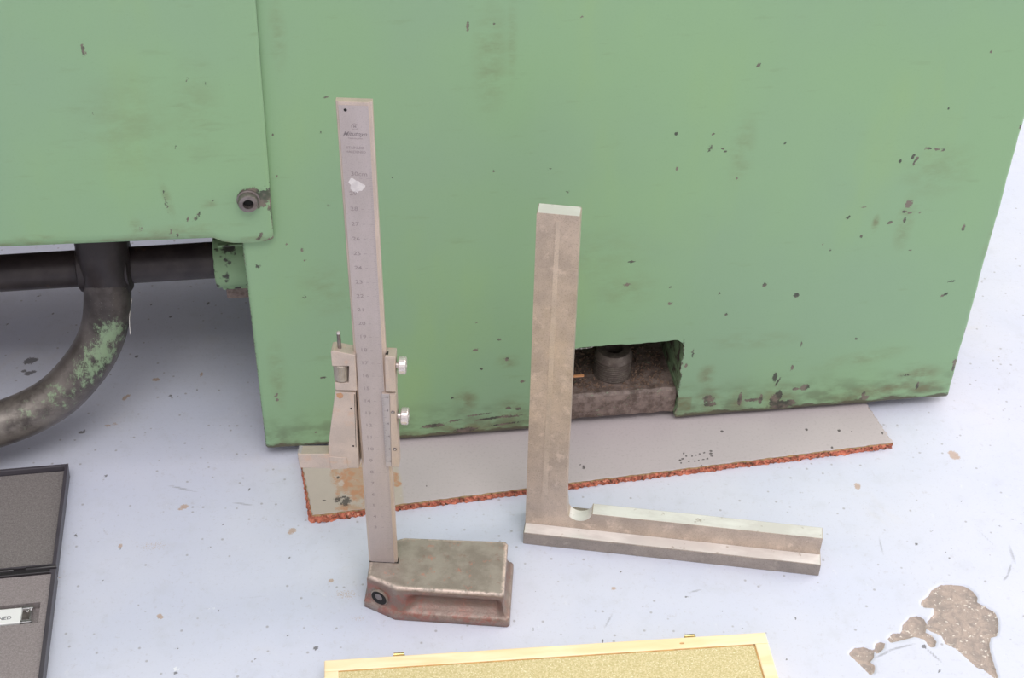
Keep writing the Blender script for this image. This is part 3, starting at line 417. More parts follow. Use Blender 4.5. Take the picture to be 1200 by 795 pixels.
MAT_RUST=[(-0.1162, 0.7966, 0.0102, 0.011, 0, 0.9), (-0.1197, 0.7873, 0.0102, 0.0127, 0, 0.7), (-0.1112, 0.7787, 0.0076, 0.0125, 0, 0.8), (-0.1156, 0.76, 0.0112, 0.0052, 0, 0.6), (-0.1112, 0.7922, 0.0064, 0.0182, 0, 0.7), (-0.0857, 0.7931, 0.0038, 0.0055, 0, 0.9), (-0.0826, 0.786, 0.0032, 0.0027, 0, 0.9), (-0.1309, 0.796, 0.0032, 0.011, 0, 0.6), (-0.1257, 0.7781, 0.0032, 0.0107, 0, 0.5), (-0.0974, 0.7659, 0.0125, 0.007, 0, 0.5)]
MAT_PATCH=[(-0.1595, 0.8089), (-0.0848, 0.807), (-0.0806, 0.7933), (-0.0756, 0.7605), (-0.0748, 0.7579), (-0.1426, 0.7452)]
MAT_WHITE=[(-0.1246, 0.7854, 0.0032, 0.0054, 0, 1), (-0.1158, 0.774, 0.0019, 0.0044, 0, 0.8), (-0.1181, 0.7651, 0.0011, 0.0026, 0, 1), (-0.0791, 0.7736, 0.0013, 0.0018, 0, 1), (0.0924, 0.8628, 0.0202, 0.005, 4, 0.5), (0.109, 0.8595, 0.0135, 0.004, 4, 0.5), (0.0686, 0.856, 0.0134, 0.005, 0, 0.4), (0.2165, 0.8716, 0.0109, 0.0031, 35, 0.5), (-0.0755, 0.812, 0.0011, 0.0011, 0, 0.8)]

# ------------------------------------------------------------------ floor
xs = axis_vals((-4, -.66, .2), (-.66, -.40, .004), (-.40, .40, .00135), (.40, .66, .004), (.66, 5, .2))
ys = axis_vals((-2, .56, .2), (.56, .96, .00135), (.96, 1.75, .004), (1.75, 6, .25))
X, Y = np.meshgrid(xs, ys); Z = np.zeros_like(X)
bare = np.zeros_like(X)
for h in HOLES: bare = np.maximum(bare, inside(X, Y, h, .0022))
Z -= np.clip(bare * 1.6 - .4, 0, 1) * .0016
fl = fast_mesh('floor', np.stack([X, Y, Z], -1).reshape(-1, 3), grid_faces(len(xs), len(ys)), [M['floor']], None)
for nme, mk_ in (('dark', FLOOR_DARK), ('rust', FLOOR_RUST), ('scratch', FLOOR_SCRATCH), ('white', FLOOR_WHITE)):
    set_attr(fl, nme, blobs(X, Y, mk_).ravel())
set_attr(fl, 'bare', bare.ravel())
tag(fl, 'pale grey painted concrete floor with chips, specks and a flaked patch', kind='structure')

# ------------------------------------------------------------------ machine
mc = thing('lathe', 'green painted machine tool with large pedestal, side cover and dark pipes', 'machine', (-.1849, .8160, 0), math.radians(8.678))
BW = .5439
NS0, NS1, NZ = .205, .3185, .0885
def wob(t, f, s): return np.sin(t * f + s) * .5 + np.sin(t * f * 2.3 + s * 1.7) * .3 + np.sin(t * f * 5.1 + s * 3.1) * .2
ss = axis_vals((0, NS0, .0011), (NS0, NS1, .0011), (NS1, BW, .0011))
zs = axis_vals((.009, NZ, .0011), (NZ, .40, .0012), (.40, .90, .02))
X, Y = np.meshgrid(ss, zs)
i0, i1, j1 = np.searchsorted(ss, NS0 - 1e-6), np.searchsorted(ss, NS1 - 1e-6), np.searchsorted(zs, NZ - 1e-6)
keep = np.ones((len(zs) - 1, len(ss) - 1), bool); keep[:j1, i0:i1] = False
chip = blobs(X, Y, BODY_CHIP); stain = blobs(X, Y, BODY_STAIN, 1.0)
D = np.zeros_like(X); r = .0035
def rnd(t): t = np.clip(t, 0, r); return r - np.sqrt(r * r - (r - t) ** 2)
D += rnd(X - 0) * .7 + rnd(BW - X) + rnd(Y - .009)
D += .0004 * np.sin(X * 23 + 1) * np.sin(Y * 17)
XX = X.copy(); ZZ = Y.copy()
# ragged edges: notch side, notch top, bottom, right corner
near = np.exp(-np.abs(X - NS1) / .004) * (Y < NZ + .004); XX += near * wob(Y, 260, 1) * .0011
near = np.exp(-np.abs(Y - NZ) / .004) * ((X > NS0) & (X < NS1 + .003)); ZZ += near * wob(X, 120, 2) * .0007 - near * .0035 * np.clip((X - NS1 + .005) / .005, 0, 1) * 1.0
near = np.exp(-np.abs(Y - .009) / .004); ZZ += near * wob(X, 90, .3) * .0007
near = np.exp(-np.abs(X - BW) / .004); XX += near * wob(Y, 70, .9) * .0006
chip = np.maximum(chip, .62 * np.exp(-np.abs(X - BW) / .0012)); chip = np.maximum(chip, .50 * np.exp(-np.abs(X - 0) / .0010))
e_ = (Y < NZ + .003) & (X > NS1 - .001) & (X < NS1 + .006); chip[e_] = np.maximum(chip[e_], .60 * np.exp(-(X[e_] - NS1) / .0014))
e_ = (Y < .030) & (X > NS1 - .002) & (X < NS1 + .012); stain[e_] = np.maximum(stain[e_], 1.0)
V = np.stack([XX, D, ZZ], -1).reshape(-1, 3).tolist(); Q = grid_faces(len(ss), len(zs), keep).tolist(); nq = len(Q)
nx = len(ss); DEP = .42; base_n = len(V); chipl = chip.ravel().tolist(); stl = stain.ravel().tolist()
def wall(idx, d, flip=False):
    """sweep a run of front vertices back to depth d"""
    st = len(V)
    for k in idx: V.append([V[k][0], d, V[k][2]]); chipl.append(0); stl.append(0.3)
    for a in range(len(idx) - 1):
        q = [idx[a], idx[a + 1], st + a + 1, st + a]; Q.append(q[::-1] if flip else q)
    return st
nz_ = len(zs)
wall([j * nx for j in range(nz_)], DEP, True); wall([j * nx + nx - 1 for j in range(nz_)], DEP)
wall([(nz_ - 1) * nx + i for i in range(nx)], DEP)
wall(list(range(0, i0 + 1)), DEP); wall(list(range(i1, nx)), DEP)
k0 = len(V); V += [[0, DEP, .009], [BW, DEP, .009], [BW, DEP, .9], [0, DEP, .9]]; chipl += [0] * 4; stl += [0] * 4; Q.append([k0 + 1, k0, k0 + 3, k0 + 2])
outer_n = len(Q)
PD = .085
wall([j * nx + i1 for j in range(j1 + 1)], PD, True); wall([j * nx + i0 for j in range(j1 + 1)], PD); wall([j1 * nx + i for i in range(i0, i1 + 1)], PD, True)
k0 = len(V); V += [[NS0, PD, .009], [NS1, PD, .009], [NS1, PD, NZ], [NS0, PD, NZ]]; chipl += [0] * 4; stl += [0] * 4; Q.append([k0, k0 + 1, k0 + 2, k0 + 3])
body = fast_mesh('pedestal', V, Q, [M['paint'], M['pocket']], mc)
mi = np.zeros(len(Q), dtype=np.int32); mi[outer_n:] = 1; body.data.polygons.foreach_set('material_index', mi)
set_attr(body, 'chip', chipl); set_attr(body, 'stain', stl)
es = body.modifiers.new('edges', 'EDGE_SPLIT'); es.split_angle = math.radians(50)
body['label'] = 'broad green pedestal face with chipped paint and grimy lower edge'
# foot plate in the notch, with ledge
lx = np.linspace(NS0 + .0004, NS1 - .0004, 60)
prof = [(.0045, .0135), (.004, .020), (.0038, .030), (.0046, .0345), (.0072, .0362), (.014, .0352), (.030, .0345), (.080, .0345), (.080, .0135)]
v = []; f = []
for x in lx:
    for d, z in prof: v.append((x, d + .0003 * math.sin(x * 400 + z * 300), z + .0002 * math.sin(x * 310 + d * 90)))
n = len(prof)
for i in range(len(lx) - 1):
    for k in range(n): q = (k + 1) % n; f.append((i * n + k, (i + 1) * n + k, (i + 1) * n + q, i * n + q))
f.append(tuple(range(n))); f.append(tuple((len(lx) - 1) * n + k for k in range(n - 1, -1, -1)))
mk('foot_plate', v, f, M['lip'], mc, label='brown grimy foot plate with flecks of green paint')
# levelling screw: threaded
prof = []
z = 0.0
while z < .0175: prof += [(.0150, z), (.0150, z + .0004), (.0138, z + .0010), (.0138, z + .0014)]; z += .0020
prof += [(.0150, z), (.0150, z + .0006), (.0138, z + .0045), (.0128, z + .0072), (.0075, z + .0078), (.0068, z + .0074), (.0062, z - .004)]
scr = lathe('levelling_screw', prof, (.2724, .0315, .0343), (0, 0, 1), M['thread_steel'], mc, 40, label='threaded grey levelling screw with an open socket')
lathe('screw_socket', [(.0064, 0), (.0064, .0002)], (.2724, .0315, .0343 + z - .0035), (0, 0, 1), M['black'], scr, 6, False)
# swarf on the ledge
v = []; f = []
for k in range(700):
    x = random.uniform(NS0 + .004, NS1 - .004); d = random.uniform(.008, .06); 
    if math.hypot(x - .2724, d - .0315) < .0155: continue
    a = random.uniform(0, PI); L = random.uniform(.0003, .0012); w = random.uniform(.0002, .0004); h = random.uniform(.0002, .0006); z0 = .0356
    b0 = len(v); cx, sx_ = math.cos(a), math.sin(a)
    for q in ((-L, -w), (L, -w), (L, w), (-L, w)): v.append((x + q[0] * cx - q[1] * sx_, d + q[0] * sx_ + q[1] * cx, z0 - .0006))
    for q in ((-L, -w), (L, -w), (L, w), (-L, w)): v.append((x + .8 * (q[0] * cx - q[1] * sx_), d + .8 * (q[0] * sx_ + q[1] * cx), z0 + h))
    f += [tuple(b0 + t for t in q) for q in ((4,5,6,7),(0,1,5,4),(1,2,6,5),(2,3,7,6),(3,0,4,7))]
tag(mk('swarf', v, f, M['swarf'], mc), kind='stuff')
box('metal_chip', (.2385, .016, .0455), (.2465, .0175, .0470), M['copper'], mc, label='orange metal chip by the screw')
# dusty thread with beads
th, _ = tube('thread', [(.236, .012, .0780), (.243, .013, .0768), (.250, .014, .0765), (.257, .017, .0775), (.264, .018, .082)], .00018, M['thread'], mc, 6, 3)
for k, (x, d, z) in enumerate([(.2385, .0125, .0775), (.2425, .013, .0768), (.2465, .0135, .0765), (.2505, .014, .0766), (.264, .018, .0815)]):
    lathe('dust_bead', [(.0001, -.0006), (.0005, -.0003), (.0005, .0003), (.0001, .0006)], (x, d, z), (1, 0, 0), M['thread'], th, 8)
# side cover sheet
csx = axis_vals((-1.3, -.21, .05), (-.21, .0225, .0011))
tz = axis_vals((0, .45, .0055), (.45, 1, .05))     # 0..0.45 covers the visible part
def zb(s):
    base = np.interp(s, [-1.3, -.156, -.0209, -.0171, -.012, -.0046, .008, .0165, .0225], [.2370, .2150, .2121, .2110, .2080, .2060, .2052, .2058, .2075])
    return base
X, T = np.meshgrid(csx, tz); ZZ = zb(X) + T * (.80 - .21)
XX = X + np.clip((X + .21) / .2325, 0, 1) * (np.clip(ZZ - .205, 0, .3) * .019 - .0010)
chip = blobs(XX, ZZ, COVER_CHIP); stain = blobs(XX, ZZ, COVER_STAIN)
stain = np.maximum(stain, .75 * (np.exp(-np.abs(ZZ - zb(X)) / .0016)))
Dd = -.006 + .0 * X + .0012 * np.exp(-np.abs(ZZ - zb(X)) / .001) + .0010 * np.exp(-np.abs(X - .0225) / .0009)
V = np.stack([XX, Dd, ZZ], -1).reshape(-1, 3).tolist(); Q = grid_faces(len(csx), len(tz)).tolist(); nx = len(csx); nzz = len(tz)
chipl = chip.ravel().tolist(); stl = stain.ravel().tolist()
wall(list(range(nx)), -.0006); wall([j * nx + nx - 1 for j in range(nzz)], -.0006); wall([(nzz - 1) * nx + i for i in range(nx)], -.0006); wall([j * nx for j in range(nzz)], -.0006, True)
bk = [0, nx - 1, nzz * nx - 1, (nzz - 1) * nx]; k0 = len(V)
for k in bk: V.append([V[k][0], -.0006, V[k][2]]); chipl.append(0); stl.append(0)
Q.append([k0 + 1, k0, k0 + 3, k0 + 2])
cov = fast_mesh('side_cover', V, Q, [M['cover_paint']], mc); set_attr(cov, 'chip', chipl); set_attr(cov, 'stain', stl)
es = cov.modifiers.new('edges', 'EDGE_SPLIT'); es.split_angle = math.radians(50)
cov['label'] = 'flat green side cover lapped over the pedestal'
cs = lathe('cap_screw', [(.0076, -.001), (.0076, .0008), (.0068, .0012), (.0068, .0045), (.0062, .0056), (.0036, .0058), (.0034, .0020)], (.0077, -.0061, .2408), (0, -1, 0), M['screw'], cov, 32, label='grey socket head cap screw')
lathe('socket', [(.0035, 0), (.0035, .0003)], (.0077, -.0061 - .0022, .2408), (0, -1, 0), M['black'], cov, 6, False)
# unseen block added behind the cover, sloped to keep the floor below dark
prism('unseen_shade_block', [(.010, .224), (.13, .145), (.262, .048), (.285, .048), (.285, .36), (.010, .36)], 'x', -1.25, -.002, M['grimy'], mc, .002)
# cross pipe, sleeve, bent tube
pipe = lathe('cross_pipe', [(.0134, 0), (.0134, 1.2)], (-1.225, .060, .1467), (1, 0, 0), M['dark_pipe'], mc, 32, label='dark stained horizontal pipe')
sl = lathe('pipe_sleeve', [(.0175, 0), (.0185, .0008), (.0185, .0352), (.0175, .036)], (-.1215, .058, .150), (1, 0, 0), M['dark_pipe'], mc, 32)
lathe('tube_socket', [(.0172, 0), (.0182, .0012), (.0182, .050), (.0172, .0512)], (-.1022, .050, .1345), (.0, .06, 1), M['dark_pipe'], mc, 32)
bt, bv = tube('bent_tube', [(-.1030, .056, .172), (-.1025, .052, .153), (-.1030, .0455, .1329), (-.1092, .040, .1058), (-.1235, .030, .0828), (-.1517, .020, .0584), (-.1906, .010, .0468), (-.2377, .002, .0440), (-.32, -.004, .0440), (-.45, -.006, .0440)], .0168, M['tube'], mc, 40, 8, 'worn curved steel tube with scraped green paint')
P = bv; pa = np.zeros(len(P)); wo_ = np.zeros(len(P))
for c_, R_, s_ in (((-.103, .026, .112), .016, 1.0), ((-.110, .020, .098), .017, 1.0), ((-.122, .012, .086), .018, .85), ((-.143, .008, .070), .018, .62), ((-.165, .004, .060), .020, .45)):
    pa = np.maximum(pa, s_ * np.clip(1.25 - np.linalg.norm((P - np.array(c_)) , axis=1) / R_, 0, 1))
wo_ = np.clip((-P[:, 0] - .115) / .05, 0, 1) * np.clip((P[:, 2] - .036) / .012, 0, 1)
set_attr(bt, 'paint', pa); set_attr(bt, 'worn', wo_)
tube('thread', [(-.0865, .046, .1270), (-.0880, .042, .122), (-.0895, .036, .115), (-.0900, .032, .105)], .00028, M['thread'], mc, 6, 4)
bs = lathe('pipe_boss', [(.0195, 0), (.0205, .001), (.0205, .028)], (-.0250, .060, .1465), (1, 0, 0), M['green_plain'], mc, 32, label='green boss holding the pipe end')
prism('boss_web', [(-.0215, .126), (.002, .126), (.002, .166), (-.0215, .166)], 'y', .050, .075, M['green_plain'], mc, .001)
box('boss_bolt', (-.0190, .050, .1175), (-.0020, .066, .1270), M['lip'], mc, .001)

# ------------------------------------------------------------------ mat strip under the machine
F0 = np.array([-.1422, .7521]); F1 = np.array([.2983, .8463]); B0 = np.array([-.1600, .8180]); B1 = np.array([.2700, .9450])
mt_ = thing('floor_mat', 'narrow grey sheet with orange crumb edge wedged under the green machine', 'mat', (0, 0, 0))
A = np.linspace(0, 1, 420); Bb = np.linspace(0, 1, 110)
U_, V_ = np.meshgrid(A, Bb)
f0 = F0[None, None] * (1 - U_[..., None]) + F1 * U_[..., None]; b0_ = B0 * (1 - U_[..., None]) + B1 * U_[..., None]
G_ = f0 * (1 - V_[..., None]) + b0_ * V_[..., None]
edge = (np.sin(A * 310) * .5 + np.sin(A * 131 + 1) * .6) * .00035
G_[0, :, 1] += edge; G_[:, 0, 0] += np.sin(Bb * 60) * .0004; G_[:, -1, 0] += np.sin(Bb * 75) * .0007
gx, gy = G_[..., 0], G_[..., 1]; na, nb = len(A), len(Bb)
V = np.stack([gx, gy, np.full(gx.shape, .0062)], -1).reshape(-1, 3).tolist(); Q = grid_faces(na, nb).tolist()
chipl = []; stl = []
def rim(idx, z, flip=False):
    st = len(V)
    for k in idx: V.append([V[k][0], V[k][1], z]); chipl.append(0)
    for a in range(len(idx) - 1):
        q = [idx[a], st + a, st + a + 1, idx[a + 1]]; Q.append(q[::-1] if flip else q)
rim(list(range(na)), .0058); rim([j * na + na - 1 for j in range(nb)], .0058); rim([j * na for j in range(nb)], .0058, True); rim([(nb - 1) * na + i for i in range(na)], .0058, True)
sh = fast_mesh('sheet', V, Q, [M['sheet']], mt_, False)
pad = [0] * len(chipl)
for nme, vals in (('dark', blobs(gx, gy, MAT_DARK)), ('rust', blobs(gx, gy, MAT_RUST)), ('white', blobs(gx, gy, MAT_WHITE)), ('patch', inside(gx, gy, MAT_PATCH, .0015))):
    set_attr(sh, nme, vals.ravel().tolist() + pad)
sh['label'] = 'grey sheet surface, rust stained at its left end'
# crumbly underlay: border ring of rough foam
ring = [(F0, F1, 520), (F1, B1, 120), (B1, B0, 60), (B0, F0, 110)]
v = []; f = []; pts = []
for p, q, k in ring:
    for i in range(k): pts.append(p + (q - p) * i / k)
pts = np.array(pts); cen = pts.mean(0); npt = len(pts); tang = np.roll(pts, -1, 0) - np.roll(pts, 1, 0); nor = np.stack([tang[:, 1], -tang[:, 0]], 1); nor /= np.linalg.norm(nor, axis=1)[:, None]
lev = [.0058, .0046, .0030, .0015, .0002]; amp = [.0001, .0004, .0006, .0006, .0004]
for li, (z, am) in enumerate(zip(lev, amp)):
    no = rng.normal(0, 1, npt); no = (no + np.roll(no, 1) + .5 * np.roll(no, 2)) / 2
    extra = np.clip(1 - np.linalg.norm(pts - F0, axis=1) / .05, 0, 1) * .0022 * (li / 4) + .0009 * (li / 4)
    for i in range(npt): v.append((pts[i, 0] + nor[i, 0] * (no[i] * am + extra[i]), pts[i, 1] + nor[i, 1] * (no[i] * am + extra[i] * (1 + .3 * no[i])), z))
for li in range(4):
    for i in range(npt): k = (i + 1) % npt; f.append((li * npt + i, (li + 1) * npt + i, (li + 1) * npt + k, li * npt + k))
f.append(tuple(range(npt))); f.append(tuple(4 * npt + i for i in range(npt - 1, -1, -1)))
mk('underlay', v, f, M['crumb'], mt_, label='crumbling orange foam underlay')

# ------------------------------------------------------------------ height gauge
hg = thing('height_gauge', 'steel vernier height gauge standing upright on a worn red-brown base', 'gauge', (-.0848, .6863, 0), math.radians(-1.99))
# base: top outline, local x along the face, y into the picture
outl = [(-.0090, -.0135), (.0120, -.0228), (.0835, -.0240), (.0850, -.0225), (.0850, .0240), (.0835, .0258), (.0125, .0245), (-.0090, .0150)]
def dens(poly, st=.0012):
    o = []
    for i in range(len(poly)):
        a_, b_ = np.array(poly[i]), np.array(poly[(i + 1) % len(poly)]); L = np.linalg.norm(b_ - a_); k = max(1, int(L / st))
        for j in range(k): o.append(a_ + (b_ - a_) * j / k)
    return np.array(o)
D0 = dens(outl); tang = np.roll(D0, -1, 0) - np.roll(D0, 1, 0); nor = np.stack([tang[:, 1], -tang[:, 0]], 1); nor /= np.linalg.norm(nor, axis=1)[:, None]
lv = [(.0000, .0), (.0006, .0006), (.0066, .0006), (.0076, -.0004), (.0088, -.0026), (.0106, -.0048), (.0132, -.0062), (.0160, -.0066), (.0186, -.0058), (.0208, -.0036), (.0228, -.0014), (.0248, -.0003), (.0274, .0), (.0292, -.0006), (.0299, -.0017), (.0300, -.0030)]
def sstep(t): t = np.clip(t, 0, 1); return t * t * (3 - 2 * t)
v = []; side = []; rub = []; red = []
x_, y_ = D0[:, 0], D0[:, 1]
fw = sstep((x_ - .0150) / .012) * sstep((.0850 - x_) / .006) * (np.abs(y_) > .0150)        # hollow on the long sides only
rw = sstep((x_ - .084) / .001) * .25
wgt = np.maximum(fw, rw)
foot = np.where(y_ < 0, .0022, .0010)
for z, off in lv:
    fl_ = sstep((.012 - z) / .006)
    rt = np.where(x_ > .083, .0018 * sstep((.024 - z) / .020), 0)
    hol = off * wgt if (off < 0 and z < .0275) else off * 0 * wgt
    bev = off if (off > 0 or z > .0275) else 0.0
    for i in range(len(D0)):
        fy = (hol[i] * -1) * (1 if y_[i] < 0 else -1)
        fx = -hol[i] * 0 
        ex = -(hol[i]) if (x_[i] > .0846) else 0.0
        px_ = .0380 + (x_[i] - .0380) * (1 + (bev + .0018 * fl_) / .047) + rt[i] - ex
        py_ = y_[i] * (1 + (bev + foot[i] * fl_ * .9) / .0245) + (fy if x_[i] <= .0846 else 0)
        v.append((px_, py_, z))
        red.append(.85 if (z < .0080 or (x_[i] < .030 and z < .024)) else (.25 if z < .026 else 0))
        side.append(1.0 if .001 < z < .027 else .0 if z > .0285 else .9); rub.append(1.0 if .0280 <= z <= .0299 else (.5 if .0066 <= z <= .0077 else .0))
n = len(D0); f = []
for j in range(len(lv) - 1):
    for i in range(n): k = (i + 1) % n; f.append((j * n + i, j * n + k, (j + 1) * n + k, (j + 1) * n + i))
# top: inner rings so the edge rub fades
cx_, cy_ = .04, .0; last = len(lv) - 1
for sc_ in (.95, .8, .4):
    st = len(v)
    for i in range(n):
        a_ = v[last * n + i]; v.append((cx_ + (a_[0] - cx_) * sc_, cy_ + (a_[1] - cy_) * sc_, .0300)); side.append(0.0); rub.append(0.0); red.append(0.0)
    prev = last * n if sc_ == .95 else st - n
    for i in range(n): k = (i + 1) % n; f.append((prev + i, prev + k, st + k, st + i))
f.append(tuple(len(v) - n + i for i in range(n))); f.append(tuple(range(n - 1, -1, -1)))
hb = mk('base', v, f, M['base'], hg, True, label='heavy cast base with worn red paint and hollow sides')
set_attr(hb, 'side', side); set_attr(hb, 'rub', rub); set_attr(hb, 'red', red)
for p_ in hb.data.polygons: p_.use_smooth = p_.center.z < .0299
hb.modifiers.new('edges', 'EDGE_SPLIT').split_angle = math.radians(60)
# clamp screw in the chamfered corner
cdir = Vector((.0093 + .0, 0, 0)); nrm = Vector((-.0093, -.0210, 0)).normalized(); mid = Vector((-.0002, -.0187, .0152))
hole = lathe('clamp_hole', [(.0064, -.004), (.0064, .0003), (.0061, .0006), (.0058, .0006), (.0056, -.0035)], mid + nrm * .0000, nrm, M['base'], hb, 32)
lathe('hole_dark', [(.0058, 0), (.0058, .0002)], mid + nrm * .0007, nrm, M['black'], hb, 24, False)
lathe('clamp_screw', [(.0028, 0), (.0028, .0003), (.0022, .0004), (.0015, .0002)], mid + nrm * .0008 + Vector((0, 0, .0012)), nrm, M['screw'], hb, 20, True)
# everything upright leans a hair to the left
LEAN = -.0087
def lean(o):
    o.rotation_euler = (0, LEAN, 0); o.location = (.0003, 0, .0); return o
BT = .0045
sec = [(-.0080, 0), (.0084, 0), (.0086, .0006), (.0098, .0009), (.0103, .0014), (.0103, BT), (-.0094, BT), (-.0094, .0014), (-.0090, .0009), (-.0082, .0006)]
beam = lean(prism('beam', sec, 'z', .0285, .3885, M['beam_edge'], hg, .0002, label='tall flat graduated beam'))
fp = prism('beam_face', [(-.0078, -.00012), (.0082, -.00012), (.0082, .0008), (-.0078, .0008)], 'z', .0290, .3865, M['beam'], beam, 0, label='satin grey graduated face')
box('beam_slot', (-.0088, -.0005, .0299), (.0108, .0004, .03010), M['black'], hb)
box('beam_slot', (.0102, -.0004, .0299), (.0110, .0050, .03010), M['black'], hb)
RT = (PI / 2, 0, 0); FY = -.00014
def zc(h): return .2895 + (h - 25) * .01024
# graduations: one mesh of fine ticks
v = []; f = []
def tick(x0, x1, z, w):
    b_ = len(v); v.extend([(x0, FY, z - w), (x1, FY, z - w), (x1, FY, z + w), (x0, FY, z + w), (x0, FY + .00006, z - w), (x1, FY + .00006, z - w), (x1, FY + .00006, z + w), (x0, FY + .00006, z + w)])
    f.extend([tuple(b_ + t for t in q) for q in ((0,1,2,3),(0,3,7,4),(1,5,6,2),(3,2,6,7),(0,4,5,1))])
for mm_ in range(0, 305):
    L = .0026 if mm_ % 10 == 0 else (.0018 if mm_ % 5 == 0 else .0011); tick(.0080 - L - (.0006 if mm_ % 10 == 0 else 0), .0080, zc(mm_ / 10), .00006)
tag(mk('fine_graduations', v, f, M['etch'], beam), kind='stuff')
v = []; f = []
tick(.0011, .0026, 0, .00011); tk = None
tick_v, tick_f = list(v), list(f)
for h in range(3, 31):
    if h < 30:
        text('numeral', str(h), (-.0030, FY, zc(h)), .0036, M['etch'], beam, RT, bold=.00002, sx=1.25)
    if tk is None: tk = mk('centimetre_tick', tick_v, tick_f, M['etch'], beam); tk.location = (0, 0, zc(h))
    else:
        t2 = tk.copy(); COL.objects.link(t2); t2.location = (0, 0, zc(h))
text('numeral', '30cm', (.0010, FY, .3434), .0037, M['etch'], beam, RT, bold=.00002, sx=1.15)
text('maker_name', 'Mitutoyo', (.0000, FY, .3689), .0036, M['etch_mid'], beam, RT, shear=.45, bold=.00005, sx=.97)
text('maker_country', 'MADE IN JAPAN', (.0003, FY, .3661), .0011, M['etch'], beam, RT)
text('steel_mark', 'STAINLESS', (.0000, FY, .3602), .0021, M['etch'], beam, RT, bold=.00002)
text('steel_mark', 'HARDENED', (.0000, FY, .3576), .0021, M['etch'], beam, RT, bold=.00002)
# round emblem: ring with a small twisted figure inside
lg = text('maker_emblem', 'M', (.0003, FY, .3735), .0022, M['etch'], beam, RT, bold=.00004)
v = []; f = []; 
for i in range(32):
    a_ = 2 * PI * i / 32
    for rr in (.0017, .0020): v.append((.0003 + rr * math.cos(a_), FY, .3735 + rr * math.sin(a_)))
for i in range(32): k = (i + 1) % 32; f.append((2 * i, 2 * i + 1, 2 * k + 1, 2 * k))
mk('emblem_ring', v, f, M['etch'], beam)
lathe('pin_hole', [(.0009, 0), (.0009, .0002)], (-.0042, FY + .0001, .3836), (0, -1, 0), M['black'], beam, 16, False)
# label residue
pts = []
for i in range(26):
    a_ = 2 * PI * i / 26; rr = 1 + .18 * math.sin(3 * a_ + 1) + .10 * math.sin(7 * a_); pts.append((-.0010 + .0041 * rr * math.cos(a_) , .3358 + .0042 * rr * math.sin(a_) - .25 * .0041 * math.cos(a_)))
prism('label_residue', pts, 'y', FY - .00002, FY + .0001, M['residue'], beam)
# --- fine-adjust clamp
def P_(name, pts, y0, y1, mat, par, bev=.0004, label=None): return prism(name, pts, 'y', y0, y1, mat, par, bev, label=label)
FYF, FYB = -.0022, .0072
c = P_('clamp_frame', [(-.0228, .2172), (-.0212, .2178), (-.0080, .2150), (-.0085, .1866), (-.0218, .1862), (-.0222, .1925), (-.0134, .1927), (-.0124, .2062), (-.0228, .2056)][::1], FYF, FYB, M['slider'], hg, .0005, 'upper clamp with knurled nut and thumb screw'); lean(c)
nut = lathe('adjusting_nut', [(.0042, 0), (.0048, .0004), (.0048, .0122), (.0042, .0126)], (-.0180, .0022, .1930), (0, 0, 1), M['knurl'], c, 60, False, knurl=.035)
rod = lathe('threaded_rod', [(.0012, 0)] + [((.0013 if i % 2 else .00115), .001 + i * .0004) for i in range(60)] + [(.0011, .0415), (.0007, .0420)], (-.0180, .0022, .1870), (0, 0, 1), M['screw'], c, 16, False)
lathe('rod_tip', [(.0012, 0), (.0012, .0010), (.0007, .0016)], (-.0180, .0022, .2280), (0, 0, 1), M['bright'], c, 14)
box('frame_back', (-.0100, .0059, .1866), (.0100, .0078, .2150), M['slider'], c, .0003)
P_('clamp_side', [(.0099, .2148), (.0162, .2148), (.0156, .1868), (.0092, .1868)], FYF, FYB, M['slider'], c, .0005)
box('side_bright', (.0120, FYF - .0001, .1875), (.0155, FYF + .0005, .2135), M['beam_edge'], c, .0001)
box('square_slot', (.0100, .0000, .2143), (.0117, .0030, .21495), M['black'], c)
def thumb(z, par):
    k = lathe('thumb_screw', [(.0020, 0), (.0020, .0032), (.0050, .0034), (.0056, .0040), (.0056, .0074), (.0050, .0080), (.0016, .0080), (.0014, .0074)], (.0141, .0028, z), (1, 0, 0), M['bright'], par, 48, False, label='bright round knurled thumb screw', knurl=.012)
    return k
thumb(.2045, c)
# --- main slider with jaw and vernier
s_ = P_('slider', [(-.0222, .1848), (-.0095, .1848), (-.0100, .1800), (-.0108, .1205), (-.0215, .1198), (-.0296, .1188), (-.0296, .1390)], FYF, FYB, M['slider'], hg, .0004, 'tapered slider body with rust marks'); lean(s_)
box('slider_back', (-.0110, .0059, .1205), (.0100, .0078, .1848), M['slider'], s_, .0003)
g1 = P_('gib_line', [(-.0104, .1838), (-.0101, .1838), (-.0116, .1390), (-.0119, .1390)], FYF - .00005, FYF + .0003, M['black'], s_, 0)
P_('jaw_foot', [(-.0296, .1300), (-.0182, .1292), (-.0176, .1202), (-.0292, .1182)], FYF - .0004, FYF + .001, M['slider'], s_, .0003)
lathe('pin_hole', [(.0006, 0), (.0006, .0002)], (-.0130, FYF, .1719), (0, -1, 0), M['black'], s_, 12, False)
lathe('pin_hole', [(.0006, 0), (.0006, .0002)], (-.0134, FYF, .1399), (0, -1, 0), M['black'], s_, 12, False)
rs = simple('rust_spot', (0.50, 0.25, 0.12), (0.42, 0.26, 0.17), 500, .7)
P_('rust_spot', [(-.0215, .1836), (-.0185, .1845), (-.0172, .1828), (-.0176, .1806), (-.0196, .1796), (-.0212, .1810)], FYF - .00006, FYF + .0002, rs, s_, 0)
vr = P_('vernier_side', [(.0068, .1850), (.0154, .1850), (.0152, .1225), (.0070, .1225)], -.0016, FYB, M['slider'], s_, .0004)
vp = P_('vernier_plate', [(.0066, .1846), (.0116, .1846), (.0102, .1228), (.0067, .1228)], FYF, -.0012, M['vernier'], s_, .0003, 'blue-grey vernier scale plate')
